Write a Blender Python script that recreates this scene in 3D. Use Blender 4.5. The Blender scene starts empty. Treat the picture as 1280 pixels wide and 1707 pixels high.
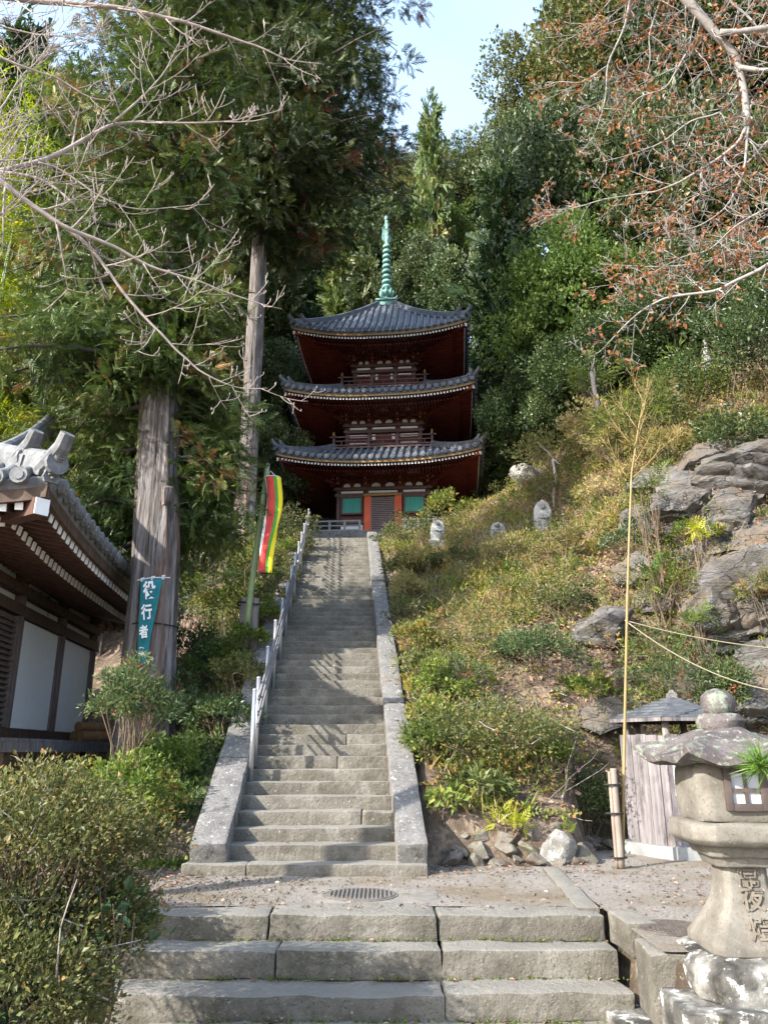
import bpy, bmesh, math, random
import numpy as np
from mathutils import Vector, Matrix, noise as mnoise

SC = bpy.context.scene
COL = SC.collection
rad = math.radians

# ------------------------------------------------------------------ camera
F, PITCH, EYE = 1282.0, rad(17.2), 1.15
cam = bpy.data.cameras.new('camera')
cam.sensor_fit = 'VERTICAL'
cam.sensor_height = 36.0
cam.lens = 36.0 * F / 1707.0
cam.clip_start, cam.clip_end = 0.05, 2000
camo = bpy.data.objects.new('camera', cam)
COL.objects.link(camo)
camo.location = (0, 0, EYE)
camo.rotation_euler = (rad(90) + PITCH, 0, 0)
SC.camera = camo

# ------------------------------------------------------------------ sky, sun, exposure
LDIR = Vector((0.73, 0.52, -0.51)).normalized()          # the way the sunlight travels
SUN_EL = math.asin(-LDIR.z)
SUN_AZ = math.atan2(-LDIR.x, -LDIR.y)                     # from +Y towards +X
world = bpy.data.worlds.new('World')
SC.world = world
world.use_nodes = True
wn = world.node_tree
bg = wn.nodes['Background']
sky = wn.nodes.new('ShaderNodeTexSky')
sky.sky_type = 'NISHITA'
sky.sun_disc = False
sky.sun_elevation = SUN_EL
sky.sun_rotation = SUN_AZ
sky.dust_density = 2.2
sky.air_density = 1.0
sky.ozone_density = 1.0
# thin high cloud veiling the whole sky
tcw = wn.nodes.new('ShaderNodeTexCoord')
cn = wn.nodes.new('ShaderNodeTexNoise')
cn.inputs['Scale'].default_value, cn.inputs['Detail'].default_value, cn.inputs['Roughness'].default_value = 1.6, 6, .55
cr = wn.nodes.new('ShaderNodeMapRange')
cr.inputs[1].default_value, cr.inputs[2].default_value, cr.inputs[3].default_value, cr.inputs[4].default_value = .3, .7, .24, .62
cx = wn.nodes.new('ShaderNodeMix')
cx.data_type = 'RGBA'
cx.inputs[7].default_value = (2.8, 3.75, 5.3, 1)
wn.links.new(tcw.outputs['Generated'], cn.inputs['Vector'])
wn.links.new(cn.outputs['Fac'], cr.inputs[0])
wn.links.new(cr.outputs[0], cx.inputs[0])
wn.links.new(sky.outputs[0], cx.inputs[6])
wn.links.new(cx.outputs[2], bg.inputs[0])
bg.inputs[1].default_value = 0.15
sun = bpy.data.lights.new('sun', 'SUN')
sun.energy = 3.45
sun.angle = rad(0.6)
sun.color = (1.0, 0.945, 0.86)
suno = bpy.data.objects.new('sun', sun)
COL.objects.link(suno)
suno.rotation_euler = LDIR.to_track_quat('-Z', 'Y').to_euler()
SC.view_settings.view_transform = 'Standard'
SC.view_settings.look = 'None'
SC.view_settings.exposure = 1.75
SC.view_settings.gamma = 1.0
SC.view_settings.use_curve_mapping = False
SC.render.engine = 'CYCLES'
SC.cycles.max_bounces = 7
SC.cycles.diffuse_bounces = 4
SC.cycles.transmission_bounces = 4
SC.cycles.glossy_bounces = 2
SC.cycles.transparent_max_bounces = 4

# ------------------------------------------------------------------ helpers
SP, CP = math.sin(PITCH), math.cos(PITCH)
def at(px, py, Y):
    """survey point: sight line of the photograph meets the plane at distance Y"""
    u, v = (px - 640) / F, (py - 853.5) / F
    t = Y / (CP + v * SP)
    return Vector((u * t, Y, EYE + (SP - v * CP) * t))

def tag(o, label=None, cat=None, group=None, kind=None):
    if label: o['label'] = label
    if cat: o['category'] = cat
    if group: o['group'] = group
    if kind: o['kind'] = kind
    return o

def empty(name, loc=(0, 0, 0), rz=0.0, label=None, cat=None, group=None):
    o = bpy.data.objects.new(name, None)
    o.empty_display_size = 0.2
    COL.objects.link(o)
    o.location = loc
    o.rotation_euler = (0, 0, rz)
    return tag(o, label, cat, group)

def link(name, me, parent=None, loc=None, rot=None, scale=None):
    o = bpy.data.objects.new(name, me)
    COL.objects.link(o)
    if parent: o.parent = parent
    if loc is not None: o.location = loc
    if rot is not None: o.rotation_euler = rot
    if scale is not None: o.scale = scale
    return o

def copy_tree(o, parent=None):
    c = o.copy()
    COL.objects.link(c)
    c.parent = parent
    for ch in list(o.children):
        copy_tree(ch, c)
    return c

class MB:
    """collects simple shapes into one mesh"""
    def __init__(s):
        s.v, s.f = [], []
    def add(s, vs, fs):
        n = len(s.v)
        s.v += [tuple(p) for p in vs]
        s.f += [tuple(i + n for i in f) for f in fs]
        return s
    def box(s, c, d, m=None, taper=1.0):
        x, y, z = d[0] / 2, d[1] / 2, d[2] / 2
        t = taper
        vs = [(-x, -y, -z), (x, -y, -z), (x, y, -z), (-x, y, -z), (-x * t, -y * t, z), (x * t, -y * t, z), (x * t, y * t, z), (-x * t, y * t, z)]
        vs = [Vector(p) for p in vs]
        if m is not None: vs = [m @ p for p in vs]
        c = Vector(c)
        return s.add([p + c for p in vs], [(0, 3, 2, 1), (4, 5, 6, 7), (0, 1, 5, 4), (1, 2, 6, 5), (2, 3, 7, 6), (3, 0, 4, 7)])
    def bar(s, a, b, w, h):
        """box beam from a to b, w wide, h tall"""
        a, b = Vector(a), Vector(b)
        d = (b - a)
        L = d.length
        if L < 1e-6: return s
        y = d / L
        x = y.cross(Vector((0, 0, 1)))
        x = Vector((1, 0, 0)) if x.length < 1e-4 else x.normalized()
        z = x.cross(y)
        m = Matrix((x, y, z)).transposed()
        return s.box((a + b) / 2, (w, L, h), m)
    def tube(s, pts, r, n=8, cap=True):
        pts = [Vector(p) for p in pts]
        rs = r if isinstance(r, (list, tuple, np.ndarray)) else [r] * len(pts)
        rings, ref = [], None
        for i, p in enumerate(pts):
            d = (pts[min(i + 1, len(pts) - 1)] - pts[max(i - 1, 0)])
            d = d.normalized() if d.length > 1e-9 else Vector((0, 0, 1))
            if ref is None:
                ref = Vector((1, 0, 0)) if abs(d.x) < .8 else Vector((0, 1, 0))
            x = (ref - d * ref.dot(d)).normalized()
            ref = x
            y = d.cross(x)
            rings.append([p + (x * math.cos(2 * math.pi * k / n) + y * math.sin(2 * math.pi * k / n)) * rs[i] for k in range(n)])
        vs = [q for rg in rings for q in rg]
        fs = [(i * n + k, i * n + (k + 1) % n, (i + 1) * n + (k + 1) % n, (i + 1) * n + k) for i in range(len(pts) - 1) for k in range(n)]
        if cap:
            fs.append(tuple(range(n - 1, -1, -1)))
            fs.append(tuple((len(pts) - 1) * n + k for k in range(n)))
        return s.add(vs, fs)
    def lathe(s, prof, n=24, c=(0, 0, 0), a0=0.0):
        c = Vector(c)
        vs = [c + Vector((r * math.cos(a0 + 2 * math.pi * k / n), r * math.sin(a0 + 2 * math.pi * k / n), z)) for r, z in prof for k in range(n)]
        fs = [(i * n + k, i * n + (k + 1) % n, (i + 1) * n + (k + 1) % n, (i + 1) * n + k) for i in range(len(prof) - 1) for k in range(n)]
        fs.append(tuple(range(n - 1, -1, -1)))
        fs.append(tuple((len(prof) - 1) * n + k for k in range(n)))
        return s.add(vs, fs)
    def prism(s, poly, a, b):
        """poly = list of points (3D) at one end; a,b offsets of the two ends"""
        n = len(poly)
        a, b = Vector(a), Vector(b)
        vs = [Vector(p) + a for p in poly] + [Vector(p) + b for p in poly]
        return s.add(vs, [tuple(range(n - 1, -1, -1)), tuple(range(n, 2 * n))] + [(k, (k + 1) % n, n + (k + 1) % n, n + k) for k in range(n)])
    def grid(s, fn, nu, nv):
        vs = [fn(i / nu, j / nv) for j in range(nv + 1) for i in range(nu + 1)]
        return s.add(vs, [(j * (nu + 1) + i, j * (nu + 1) + i + 1, (j + 1) * (nu + 1) + i + 1, (j + 1) * (nu + 1) + i) for j in range(nv) for i in range(nu)])
    def mesh(s, name, mat, smooth=False):
        me = bpy.data.meshes.new(name)
        me.from_pydata(s.v, [], s.f)
        me.validate()
        bm = bmesh.new()
        bm.from_mesh(me)
        bmesh.ops.recalc_face_normals(bm, faces=bm.faces)
        bm.to_mesh(me)
        bm.free()
        if mat: me.materials.append(mat)
        if smooth: me.shade_smooth()
        return me
    def build(s, name, mat, parent=None, smooth=False, loc=None, rot=None):
        o = link(name, s.mesh(name, mat, smooth), parent, loc, rot)
        if smooth == 'auto':
            smooth_by_angle(o.data)
        return o

def smooth_by_angle(me, ang=40):
    me.shade_smooth()
    me.set_sharp_from_angle(angle=rad(ang))

# ------------------------------------------------------------------ materials
def nodes_of(name):
    m = bpy.data.materials.new(name)
    m.use_nodes = True
    nt = m.node_tree
    return m, nt, nt.nodes['Principled BSDF']

def N(nt, typ, **kw):
    n = nt.nodes.new(typ)
    for k, v in kw.items(): setattr(n, k, v)
    return n

def ramp(nt, stops, interp='LINEAR'):
    r = N(nt, 'ShaderNodeValToRGB')
    e = r.color_ramp.elements
    r.color_ramp.interpolation = interp
    while len(e) < len(stops): e.new(0.5)
    for i, (p, c) in enumerate(stops):
        e[i].position = p
        e[i].color = (c[0], c[1], c[2], 1)
    return r

def texcoord(nt, stretch=(1, 1, 1), local=False):
    if local:
        g = N(nt, 'ShaderNodeTexCoord').outputs['Object']
    else:
        g = N(nt, 'ShaderNodeNewGeometry').outputs['Position']
    mp = N(nt, 'ShaderNodeMapping')
    mp.inputs['Scale'].default_value = stretch
    nt.links.new(g, mp.inputs['Vector'])
    return mp.outputs[0]

def noise_tex(nt, vec, scale, detail=5, rough=.6, dist=0.0):
    n = N(nt, 'ShaderNodeTexNoise')
    n.inputs['Scale'].default_value = scale
    n.inputs['Detail'].default_value = detail
    n.inputs['Roughness'].default_value = rough
    n.inputs['Distortion'].default_value = dist
    nt.links.new(vec, n.inputs['Vector'])
    return n.outputs['Fac']

def mix_col(nt, fac, a, b):
    m = N(nt, 'ShaderNodeMix', data_type='RGBA')
    for s, x in ((m.inputs[0], fac), (m.inputs[6], a), (m.inputs[7], b)):
        if hasattr(x, 'links') or hasattr(x, 'is_linked'): nt.links.new(x, s)
        elif isinstance(x, (int, float)): s.default_value = x
        else: s.default_value = (x[0], x[1], x[2], 1)
    return m.outputs[2]

def surf(name, stops, scale=4, rough=.75, bump=.3, bscale=25, stretch=(1, 1, 1), metallic=0.0, spots=(), local=False, bdist=.02, spec=.3, detail=6, coat=0, cracks=None, worn=None):
    """general weathered surface: colour ramp over noise, extra patches, fine relief"""
    m, nt, b = nodes_of(name)
    vec = texcoord(nt, stretch, local)
    f = noise_tex(nt, vec, scale, detail, .65, .3)
    r = ramp(nt, stops)
    nt.links.new(f, r.inputs[0])
    col = r.outputs[0]
    for (c, sc_, lo, hi, st) in spots:
        v2 = texcoord(nt, st, local)
        f2 = noise_tex(nt, v2, sc_, 6, .7)
        rr = ramp(nt, [(lo, (0, 0, 0)), (hi, (1, 1, 1))])
        nt.links.new(f2, rr.inputs[0])
        col = mix_col(nt, rr.outputs[0], col, c)
    crk = None
    if cracks:                                    # dark joints of a jointed rock
        csc, cw, ccol, cst = cracks
        v3 = texcoord(nt, cst, local)
        dn = N(nt, 'ShaderNodeTexNoise'); dn.inputs['Scale'].default_value = 2.0; dn.inputs['Detail'].default_value = 4
        nt.links.new(v3, dn.inputs['Vector'])
        ad = N(nt, 'ShaderNodeMixRGB', blend_type='ADD'); ad.inputs[0].default_value = .45
        nt.links.new(v3, ad.inputs[1]); nt.links.new(dn.outputs['Color'], ad.inputs[2])
        vo = N(nt, 'ShaderNodeTexVoronoi', feature='DISTANCE_TO_EDGE'); vo.inputs['Scale'].default_value = csc
        nt.links.new(ad.outputs[0], vo.inputs['Vector'])
        cr_ = ramp(nt, [(0, (1, 1, 1)), (cw, (0, 0, 0))])
        nt.links.new(vo.outputs['Distance'], cr_.inputs[0])
        crk = cr_.outputs[0]
        col = mix_col(nt, crk, col, ccol)
    if worn:                                      # upper faces paler: foot wear, plus tread-over-riser light put into the colour
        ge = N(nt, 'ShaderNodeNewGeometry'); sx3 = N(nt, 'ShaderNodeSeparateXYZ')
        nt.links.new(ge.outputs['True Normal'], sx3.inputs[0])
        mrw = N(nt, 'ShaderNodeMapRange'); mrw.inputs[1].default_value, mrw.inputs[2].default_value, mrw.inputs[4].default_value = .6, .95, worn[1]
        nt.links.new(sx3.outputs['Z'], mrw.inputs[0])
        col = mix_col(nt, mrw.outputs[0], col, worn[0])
    nt.links.new(col, b.inputs['Base Color'])
    b.inputs['Roughness'].default_value = rough
    b.inputs['Metallic'].default_value = metallic
    b.inputs['Specular IOR Level'].default_value = spec
    if coat: b.inputs['Coat Weight'].default_value = coat
    if bump:
        f3 = noise_tex(nt, vec, bscale, 8, .7)
        bp = N(nt, 'ShaderNodeBump')
        bp.inputs['Strength'].default_value = bump
        bp.inputs['Distance'].default_value = bdist
        if crk is not None:
            sb_ = N(nt, 'ShaderNodeMath', operation='MULTIPLY_ADD')
            nt.links.new(crk, sb_.inputs[0]); sb_.inputs[1].default_value = -.5; nt.links.new(f3, sb_.inputs[2])
            f3 = sb_.outputs[0]
        nt.links.new(f3, bp.inputs['Height'])
        nt.links.new(bp.outputs[0], b.inputs['Normal'])
    return m

def leafmat(name, stops, trans=.35, rough=.5, spec=.35):
    """foliage: colour by a per-leaf tint; light passes through"""
    m, nt, b = nodes_of(name)
    a = N(nt, 'ShaderNodeAttribute', attribute_name='tint')
    r = ramp(nt, stops)
    nt.links.new(a.outputs['Fac'], r.inputs[0])
    oi = N(nt, 'ShaderNodeObjectInfo')
    hs = N(nt, 'ShaderNodeHueSaturation')
    mr = N(nt, 'ShaderNodeMapRange')
    mr.inputs[3].default_value, mr.inputs[4].default_value = .485, .515
    nt.links.new(oi.outputs['Random'], mr.inputs[0])
    nt.links.new(mr.outputs[0], hs.inputs['Hue'])
    nt.links.new(r.outputs[0], hs.inputs['Color'])
    nt.links.new(hs.outputs[0], b.inputs['Base Color'])
    b.inputs['Roughness'].default_value = rough
    b.inputs['Specular IOR Level'].default_value = spec
    t = N(nt, 'ShaderNodeBsdfTranslucent')
    g = N(nt, 'ShaderNodeHueSaturation')
    g.inputs['Value'].default_value = 1.25
    g.inputs['Saturation'].default_value = 1.1
    nt.links.new(hs.outputs[0], g.inputs['Color'])
    nt.links.new(g.outputs[0], t.inputs['Color'])
    mx = N(nt, 'ShaderNodeMixShader')
    mx.inputs[0].default_value = trans
    nt.links.new(b.outputs[0], mx.inputs[1])
    nt.links.new(t.outputs[0], mx.inputs[2])
    nt.links.new(mx.outputs[0], nt.nodes['Material Output'].inputs['Surface'])
    return m

I3 = (1, 1, 1)
M = {}
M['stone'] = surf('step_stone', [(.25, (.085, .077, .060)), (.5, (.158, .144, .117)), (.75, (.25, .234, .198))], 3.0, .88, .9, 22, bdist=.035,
                  spots=[((.10, .092, .068), 2.2, .52, .66, I3), ((.42, .41, .375), 14, .64, .70, I3), ((.15, .17, .06), 6, .66, .74, (1, 1, 2.5)), ((.075, .068, .055), 48, .56, .66, I3), ((.40, .39, .36), 70, .62, .68, I3)], worn=((.33, .315, .28), .5))  # treads set paler than risers: wear and painted light together
M['stringer'] = surf('stringer_stone', [(.25, (.095, .09, .083)), (.5, (.165, .158, .148)), (.75, (.25, .24, .228))], 4.0, .88, .7, 30, bdist=.02,
                     spots=[((.50, .50, .47), 16, .585, .64, I3), ((.075, .07, .066), 4, .54, .66, I3), ((.06, .058, .055), 40, .56, .66, I3), ((.46, .46, .44), 55, .60, .66, I3)])
M['lantern'] = surf('lantern_stone', [(.25, (.10, .09, .074)), (.5, (.17, .157, .132)), (.75, (.245, .23, .198))], 5.0, .85, .4, 40, bdist=.012,
                    spots=[((.12, .095, .065), 3.5, .54, .68, I3), ((.42, .40, .35), 22, .64, .70, I3), ((.09, .075, .055), 60, .56, .68, I3), ((.15, .14, .12), 1.8, .50, .62, (1, 1, .4))])
M['lantern_dark'] = surf('lichened_stone', [(.3, (.06, .05, .05)), (.5, (.11, .094, .092)), (.75, (.18, .158, .155))], 6.0, .9, .9, 35, bdist=.015,
                         spots=[((.22, .26, .19), 9, .52, .62, I3), ((.40, .39, .37), 24, .60, .68, I3), ((.05, .045, .045), 50, .56, .66, I3)])
M['plinth'] = surf('plinth_stone', [(.35, (.035, .033, .03)), (.5, (.10, .095, .085)), (.7, (.34, .33, .30))], 5.5, .9, .6, 30, bdist=.02,
                   spots=[((.58, .58, .54), 11, .56, .62, I3), ((.22, .21, .10), 3, .6, .7, I3)])
M['rock'] = surf('rock', [(.25, (.055, .05, .045)), (.5, (.125, .117, .108)), (.78, (.23, .228, .23))], 2.2, .7, .9, 9, stretch=(1, 1, 2.6), bdist=.06, spec=.35,
                 spots=[((.16, .125, .09), 1.3, .48, .62, I3), ((.085, .095, .04), 3.5, .60, .72, I3), ((.36, .37, .38), 10, .64, .74, (1, 1, 2)), ((.05, .045, .04), 3, .56, .68, (1, 1, 3))], cracks=(1.3, .014, (.03, .027, .024), (1, 1, 3.0)))
M['palestone'] = surf('pale_stone', [(.25, (.26, .25, .23)), (.5, (.40, .39, .36)), (.75, (.55, .54, .51))], 6, .9, .5, 30, bdist=.02,
                      spots=[((.16, .15, .13), 7, .58, .68, I3)])
M['rubble'] = surf('rubble_stone', [(.25, (.09, .078, .062)), (.5, (.17, .15, .125)), (.75, (.27, .25, .22))], 4, .95, .9, 20, bdist=.03,
                   spots=[((.42, .42, .40), 13, .62, .68, I3), ((.10, .105, .04), 4, .54, .66, I3), ((.09, .065, .045), 6, .52, .64, I3)])
M['bark'] = surf('cedar_bark', [(.3, (.05, .04, .035)), (.5, (.17, .148, .135)), (.68, (.36, .33, .315))], 7, .92, 1.0, 10, stretch=(3.5, 3.5, .22), bdist=.08, local=True,
                 spots=[((.25, .125, .07), 1.1, .50, .62, (1.6, 1.6, .14)), ((.42, .40, .395), 1.5, .53, .66, (1.8, 1.8, .12)), ((.035, .028, .025), 5, .56, .64, (3.4, 3.4, .16))])
M['darkbark'] = surf('dark_bark', [(.3, (.05, .042, .035)), (.6, (.12, .10, .085))], 5, .9, .8, 10, stretch=(3, 3, .5), bdist=.03, local=True)
M['greybark'] = surf('grey_bark', [(.25, (.16, .145, .13)), (.5, (.27, .25, .235)), (.75, (.38, .36, .34))], 9, .85, .5, 40, bdist=.006,
                     spots=[((.36, .40, .30), 14, .58, .66, I3), ((.09, .075, .065), 7, .6, .7, I3)])
M['twig'] = surf('twig_bark', [(.3, (.22, .18, .155)), (.7, (.42, .36, .32))], 8, .85, .3, 40, bdist=.004)
M['stem'] = surf('stem_bark', [(.3, (.10, .07, .045)), (.7, (.26, .20, .14))], 9, .85, .4, 40, bdist=.006)
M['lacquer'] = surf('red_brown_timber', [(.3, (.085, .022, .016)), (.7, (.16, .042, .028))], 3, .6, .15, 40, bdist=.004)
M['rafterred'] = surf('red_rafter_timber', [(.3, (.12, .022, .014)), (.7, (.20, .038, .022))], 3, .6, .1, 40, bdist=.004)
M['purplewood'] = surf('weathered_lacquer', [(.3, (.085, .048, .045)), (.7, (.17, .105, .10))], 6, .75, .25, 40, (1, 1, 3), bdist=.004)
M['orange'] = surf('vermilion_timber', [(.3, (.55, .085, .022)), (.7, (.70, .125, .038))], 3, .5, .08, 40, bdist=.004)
M['gold'] = surf('ochre_paint', [(.3, (.24, .13, .04)), (.7, (.38, .22, .07))], 8, .55, .1, 40)
M['white'] = surf('white_plaster', [(.3, (.66, .65, .62)), (.7, (.80, .79, .77))], 2.5, .85, .08, 60, bdist=.004)
M['whitepaint'] = surf('white_paint', [(.3, (.80, .79, .77)), (.7, (.86, .85, .83))], 9, .7, .05, 60)
M['tile'] = surf('roof_tile', [(.25, (.045, .049, .057)), (.5, (.098, .106, .122)), (.78, (.20, .213, .238))], 5, .45, .35, 30, bdist=.01, spec=.5,
                 spots=[((.24, .25, .25), 9, .64, .72, I3)])
M['greytile'] = surf('grey_roof_tile', [(.25, (.07, .073, .075)), (.5, (.15, .155, .16)), (.75, (.27, .275, .275))], 7, .6, .35, 40, bdist=.008,
                     spots=[((.09, .09, .09), 5, .6, .7, I3)])
M['copper'] = surf('green_copper', [(.25, (.11, .26, .22)), (.5, (.20, .38, .33)), (.75, (.32, .49, .44))], 7, .7, .2, 50, bdist=.005,
                   spots=[((.07, .17, .14), 5, .6, .7, (1, 1, .5))])
M['darktimber'] = surf('dark_brown_timber', [(.25, (.045, .028, .02)), (.5, (.085, .054, .038)), (.8, (.15, .10, .075))], 9, .7, .3, 40, (1, 1, .6), bdist=.004)
M['hallred'] = surf('brown_rafter_timber', [(.3, (.062, .03, .022)), (.7, (.12, .062, .044))], 7, .7, .2, 40, bdist=.004)
M['hallwood'] = surf('hall_post_timber', [(.25, (.10, .07, .06)), (.7, (.20, .15, .13))], 7, .75, .3, 40, (3, 3, .4), bdist=.004)
M['oldwood'] = surf('weathered_board', [(.25, (.085, .077, .08)), (.5, (.18, .163, .165)), (.75, (.30, .275, .275))], 5, .85, .5, 26, (4, 4, .35), bdist=.006,
                    spots=[((.07, .062, .065), 2.2, .52, .66, (2, 2, .6)), ((.26, .17, .10), 2.5, .6, .72, (2, 2, .35))])
M['concrete'] = surf('concrete', [(.3, (.19, .195, .19)), (.7, (.31, .32, .315))], 6, .9, .3, 40, bdist=.006)
M['patch'] = surf('worn_concrete', [(.3, (.17, .155, .135)), (.7, (.26, .24, .21))], 6, .95, .4, 40, bdist=.006)
M['slate'] = surf('slate_roofing', [(.3, (.05, .055, .062)), (.7, (.13, .14, .155))], 8, .6, .3, 40, bdist=.005)
M['steel'] = surf('stainless_steel', [(.3, (.42, .42, .43)), (.7, (.55, .55, .56))], 6, .38, .04, 60, metallic=.85)
M['darksteel'] = surf('dark_rail_metal', [(.3, (.09, .09, .092)), (.7, (.16, .16, .165))], 6, .5, .04, 60, metallic=.3)
M['iron'] = surf('cast_iron', [(.3, (.07, .06, .055)), (.7, (.16, .14, .125))], 20, .7, .3, 60, metallic=.3)
M['black'] = surf('black_cord', [(.3, (.012, .012, .012)), (.7, (.03, .03, .03))], 20, .7, .1, 60)
M['teal'] = surf('teal_cloth', [(.3, (.012, .14, .16)), (.7, (.022, .19, .215))], 8, .85, .15, 120, bdist=.002)
M['inkwhite'] = surf('white_print', [(.3, (.78, .78, .76)), (.7, (.86, .86, .84))], 8, .85, .05, 90)
M['clothwhite'] = surf('white_cloth', [(.3, (.70, .69, .70)), (.7, (.80, .79, .80))], 8, .85, .1, 120, bdist=.002)
M['clothred'] = surf('red_cloth', [(.3, (.58, .055, .05)), (.7, (.70, .085, .075))], 8, .85, .1, 120, bdist=.002)
M['clothgreen'] = surf('green_cloth', [(.3, (.06, .28, .04)), (.7, (.09, .36, .06))], 8, .85, .1, 120, bdist=.002)
M['clothyellow'] = surf('yellow_cloth', [(.3, (.74, .60, .02)), (.7, (.84, .70, .04))], 8, .85, .1, 120, bdist=.002)
M['clothpurple'] = surf('purple_cloth', [(.3, (.07, .03, .12)), (.7, (.11, .05, .18))], 8, .85, .1, 120, bdist=.002)
M['greenpole'] = surf('green_bamboo', [(.25, (.13, .19, .08)), (.7, (.27, .33, .17))], 5, .5, .1, 40, (2, 2, .5))
M['yellowpole'] = surf('yellow_bamboo', [(.25, (.19, .125, .045)), (.7, (.31, .225, .095))], 6, .45, .1, 40, (2, 2, .6))
M['sleeve'] = surf('pale_bamboo_sleeve', [(.3, (.18, .135, .105)), (.7, (.30, .25, .205))], 6, .6, .15, 40, (3, 3, .5))
M['rope'] = surf('straw_rope', [(.3, (.28, .24, .16)), (.7, (.42, .37, .27))], 60, .9, .4, 200, bdist=.004)
M['stake'] = surf('old_stake', [(.25, (.10, .085, .08)), (.7, (.28, .245, .225))], 7, .9, .6, 20, (3, 3, .5), bdist=.01)
M['mat'] = surf('brown_reed_mat', [(.3, (.20, .095, .04)), (.7, (.36, .20, .09))], 18, .85, .5, 60, (1, 6, 6), bdist=.006)
M['green_blind'] = surf('green_blind', [(.3, (.05, .27, .21)), (.7, (.10, .40, .32))], 4, .7, .1, 80, (8, 8, .3))
M['louver'] = surf('louvre_timber', [(.3, (.10, .072, .06)), (.7, (.19, .145, .125))], 6, .8, .3, 40, (1, 1, 3), bdist=.004)
M['frame'] = surf('bronze_frame', [(.3, (.065, .05, .045)), (.7, (.12, .095, .085))], 8, .6, .1, 50, metallic=.2)
M['paper'] = surf('window_paper', [(.3, (.40, .42, .46)), (.7, (.52, .545, .58))], 4, .5, .03, 50)
M['carve'] = surf('carved_stone', [(.3, (.12, .10, .075)), (.7, (.22, .19, .15))], 12, .9, .3, 60)
M['soil'] = surf('soil', [(.25, (.055, .04, .028)), (.5, (.125, .092, .066)), (.75, (.22, .17, .125))], 2.2, .95, .9, 14, bdist=.06,
                 spots=[((.27, .20, .14), 5, .50, .62, I3), ((.055, .065, .022), 1.2, .54, .66, I3), ((.26, .215, .16), 17, .58, .66, I3)])
M['gravel'] = surf('gravel', [(.25, (.15, .132, .112)), (.5, (.27, .245, .215)), (.75, (.40, .37, .335))], 38, .95, 1.0, 55, bdist=.02, detail=8,
                   spots=[((.20, .16, .11), .8, .46, .62, I3), ((.14, .135, .06), 2.2, .60, .74, I3), ((.27, .25, .225), 1.4, .6, .75, I3)])
# foliage
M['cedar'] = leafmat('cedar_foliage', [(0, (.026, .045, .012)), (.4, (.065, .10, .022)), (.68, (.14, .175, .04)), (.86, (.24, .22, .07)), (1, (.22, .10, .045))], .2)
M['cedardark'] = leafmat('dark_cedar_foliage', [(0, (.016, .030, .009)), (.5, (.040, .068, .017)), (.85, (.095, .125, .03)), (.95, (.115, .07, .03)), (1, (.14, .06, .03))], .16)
M['evergreen'] = leafmat('evergreen_leaves', [(0, (.022, .042, .013)), (.5, (.055, .088, .024)), (.85, (.13, .16, .05)), (1, (.25, .26, .10))], .25, .4, .5)
M['oak'] = leafmat('oak_leaves', [(0, (.045, .06, .018)), (.45, (.10, .12, .03)), (.8, (.19, .17, .05)), (1, (.30, .21, .075))], .3)
M['bright'] = leafmat('bright_leaves', [(0, (.045, .08, .018)), (.5, (.11, .165, .034)), (.85, (.22, .27, .055)), (1, (.36, .34, .08))], .4)
M['bamboo'] = leafmat('bamboo_leaves', [(0, (.10, .17, .02)), (.5, (.24, .31, .03)), (1, (.46, .44, .05))], .45)
M['azalea'] = leafmat('azalea_leaves', [(0, (.035, .05, .018)), (.45, (.095, .115, .036)), (.75, (.19, .18, .055)), (.92, (.29, .20, .075)), (1, (.36, .15, .07))], .3)
M['nandina'] = leafmat('nandina_leaves', [(0, (.035, .065, .026)), (.55, (.09, .135, .052)), (.86, (.18, .22, .085)), (.97, (.24, .20, .08)), (1, (.40, .04, .04))], .35)
M['weeds'] = leafmat('weed_leaves', [(0, (.03, .06, .016)), (.4, (.085, .135, .026)), (.7, (.20, .235, .045)), (.88, (.36, .30, .075)), (1, (.40, .20, .075))], .38)
M['straw'] = leafmat('dry_grass', [(0, (.10, .125, .028)), (.4, (.26, .235, .07)), (.75, (.44, .34, .155)), (1, (.53, .43, .24))], .35)
M['litter'] = leafmat('fallen_leaves', [(0, (.08, .048, .032)), (.5, (.20, .12, .08)), (.8, (.34, .225, .155)), (1, (.48, .35, .25))], .15, .7)
M['russet'] = leafmat('russet_leaves', [(0, (.12, .05, .025)), (.5, (.25, .105, .045)), (.85, (.36, .175, .08)), (1, (.45, .28, .13))], .4)
M['camellia'] = leafmat('camellia_leaves', [(0, (.012, .038, .014)), (.6, (.03, .075, .026)), (1, (.075, .13, .045))], .12, .45, .35)
M['pine'] = leafmat('pine_needles', [(0, (.035, .10, .012)), (.6, (.095, .20, .025)), (1, (.20, .29, .05))], .25)
M['berry'] = leafmat('red_berries', [(0, (.40, .02, .03)), (1, (.60, .05, .06))], .05, .3)
M['lichen'] = surf('lichened_boulder', [(.25, (.15, .14, .125)), (.5, (.24, .23, .21)), (.75, (.34, .33, .31))], 5, .95, .9, 20, bdist=.03, spots=[((.50, .50, .47), 9, .56, .63, I3), ((.08, .075, .06), 5, .55, .66, I3)])
M['wornlid'] = surf('worn_iron_lid', [(.3, (.12, .108, .095)), (.7, (.20, .182, .16))], 20, .8, .3, 60, metallic=.1)
# ------------------------------------------------------------------ lie of the land
TREAD, RISE, NSTEP, Y0 = .28, .139, 53, 8.06
YTOP = Y0 + (NSTEP - 1) * TREAD
def xs(Y): return -0.70 - 0.05 * (Y - Y0)
def swid(Y): return 0.83 + 0.006 * (Y - Y0)            # half clear width of the flight
def s_of(Y):
    Y = np.asarray(Y, float)
    return np.where(Y < Y0, 0.0, np.minimum(.1 + (np.minimum(Y, YTOP) - Y0) * RISE / TREAD, .1 + (NSTEP - 1) * RISE))

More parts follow.
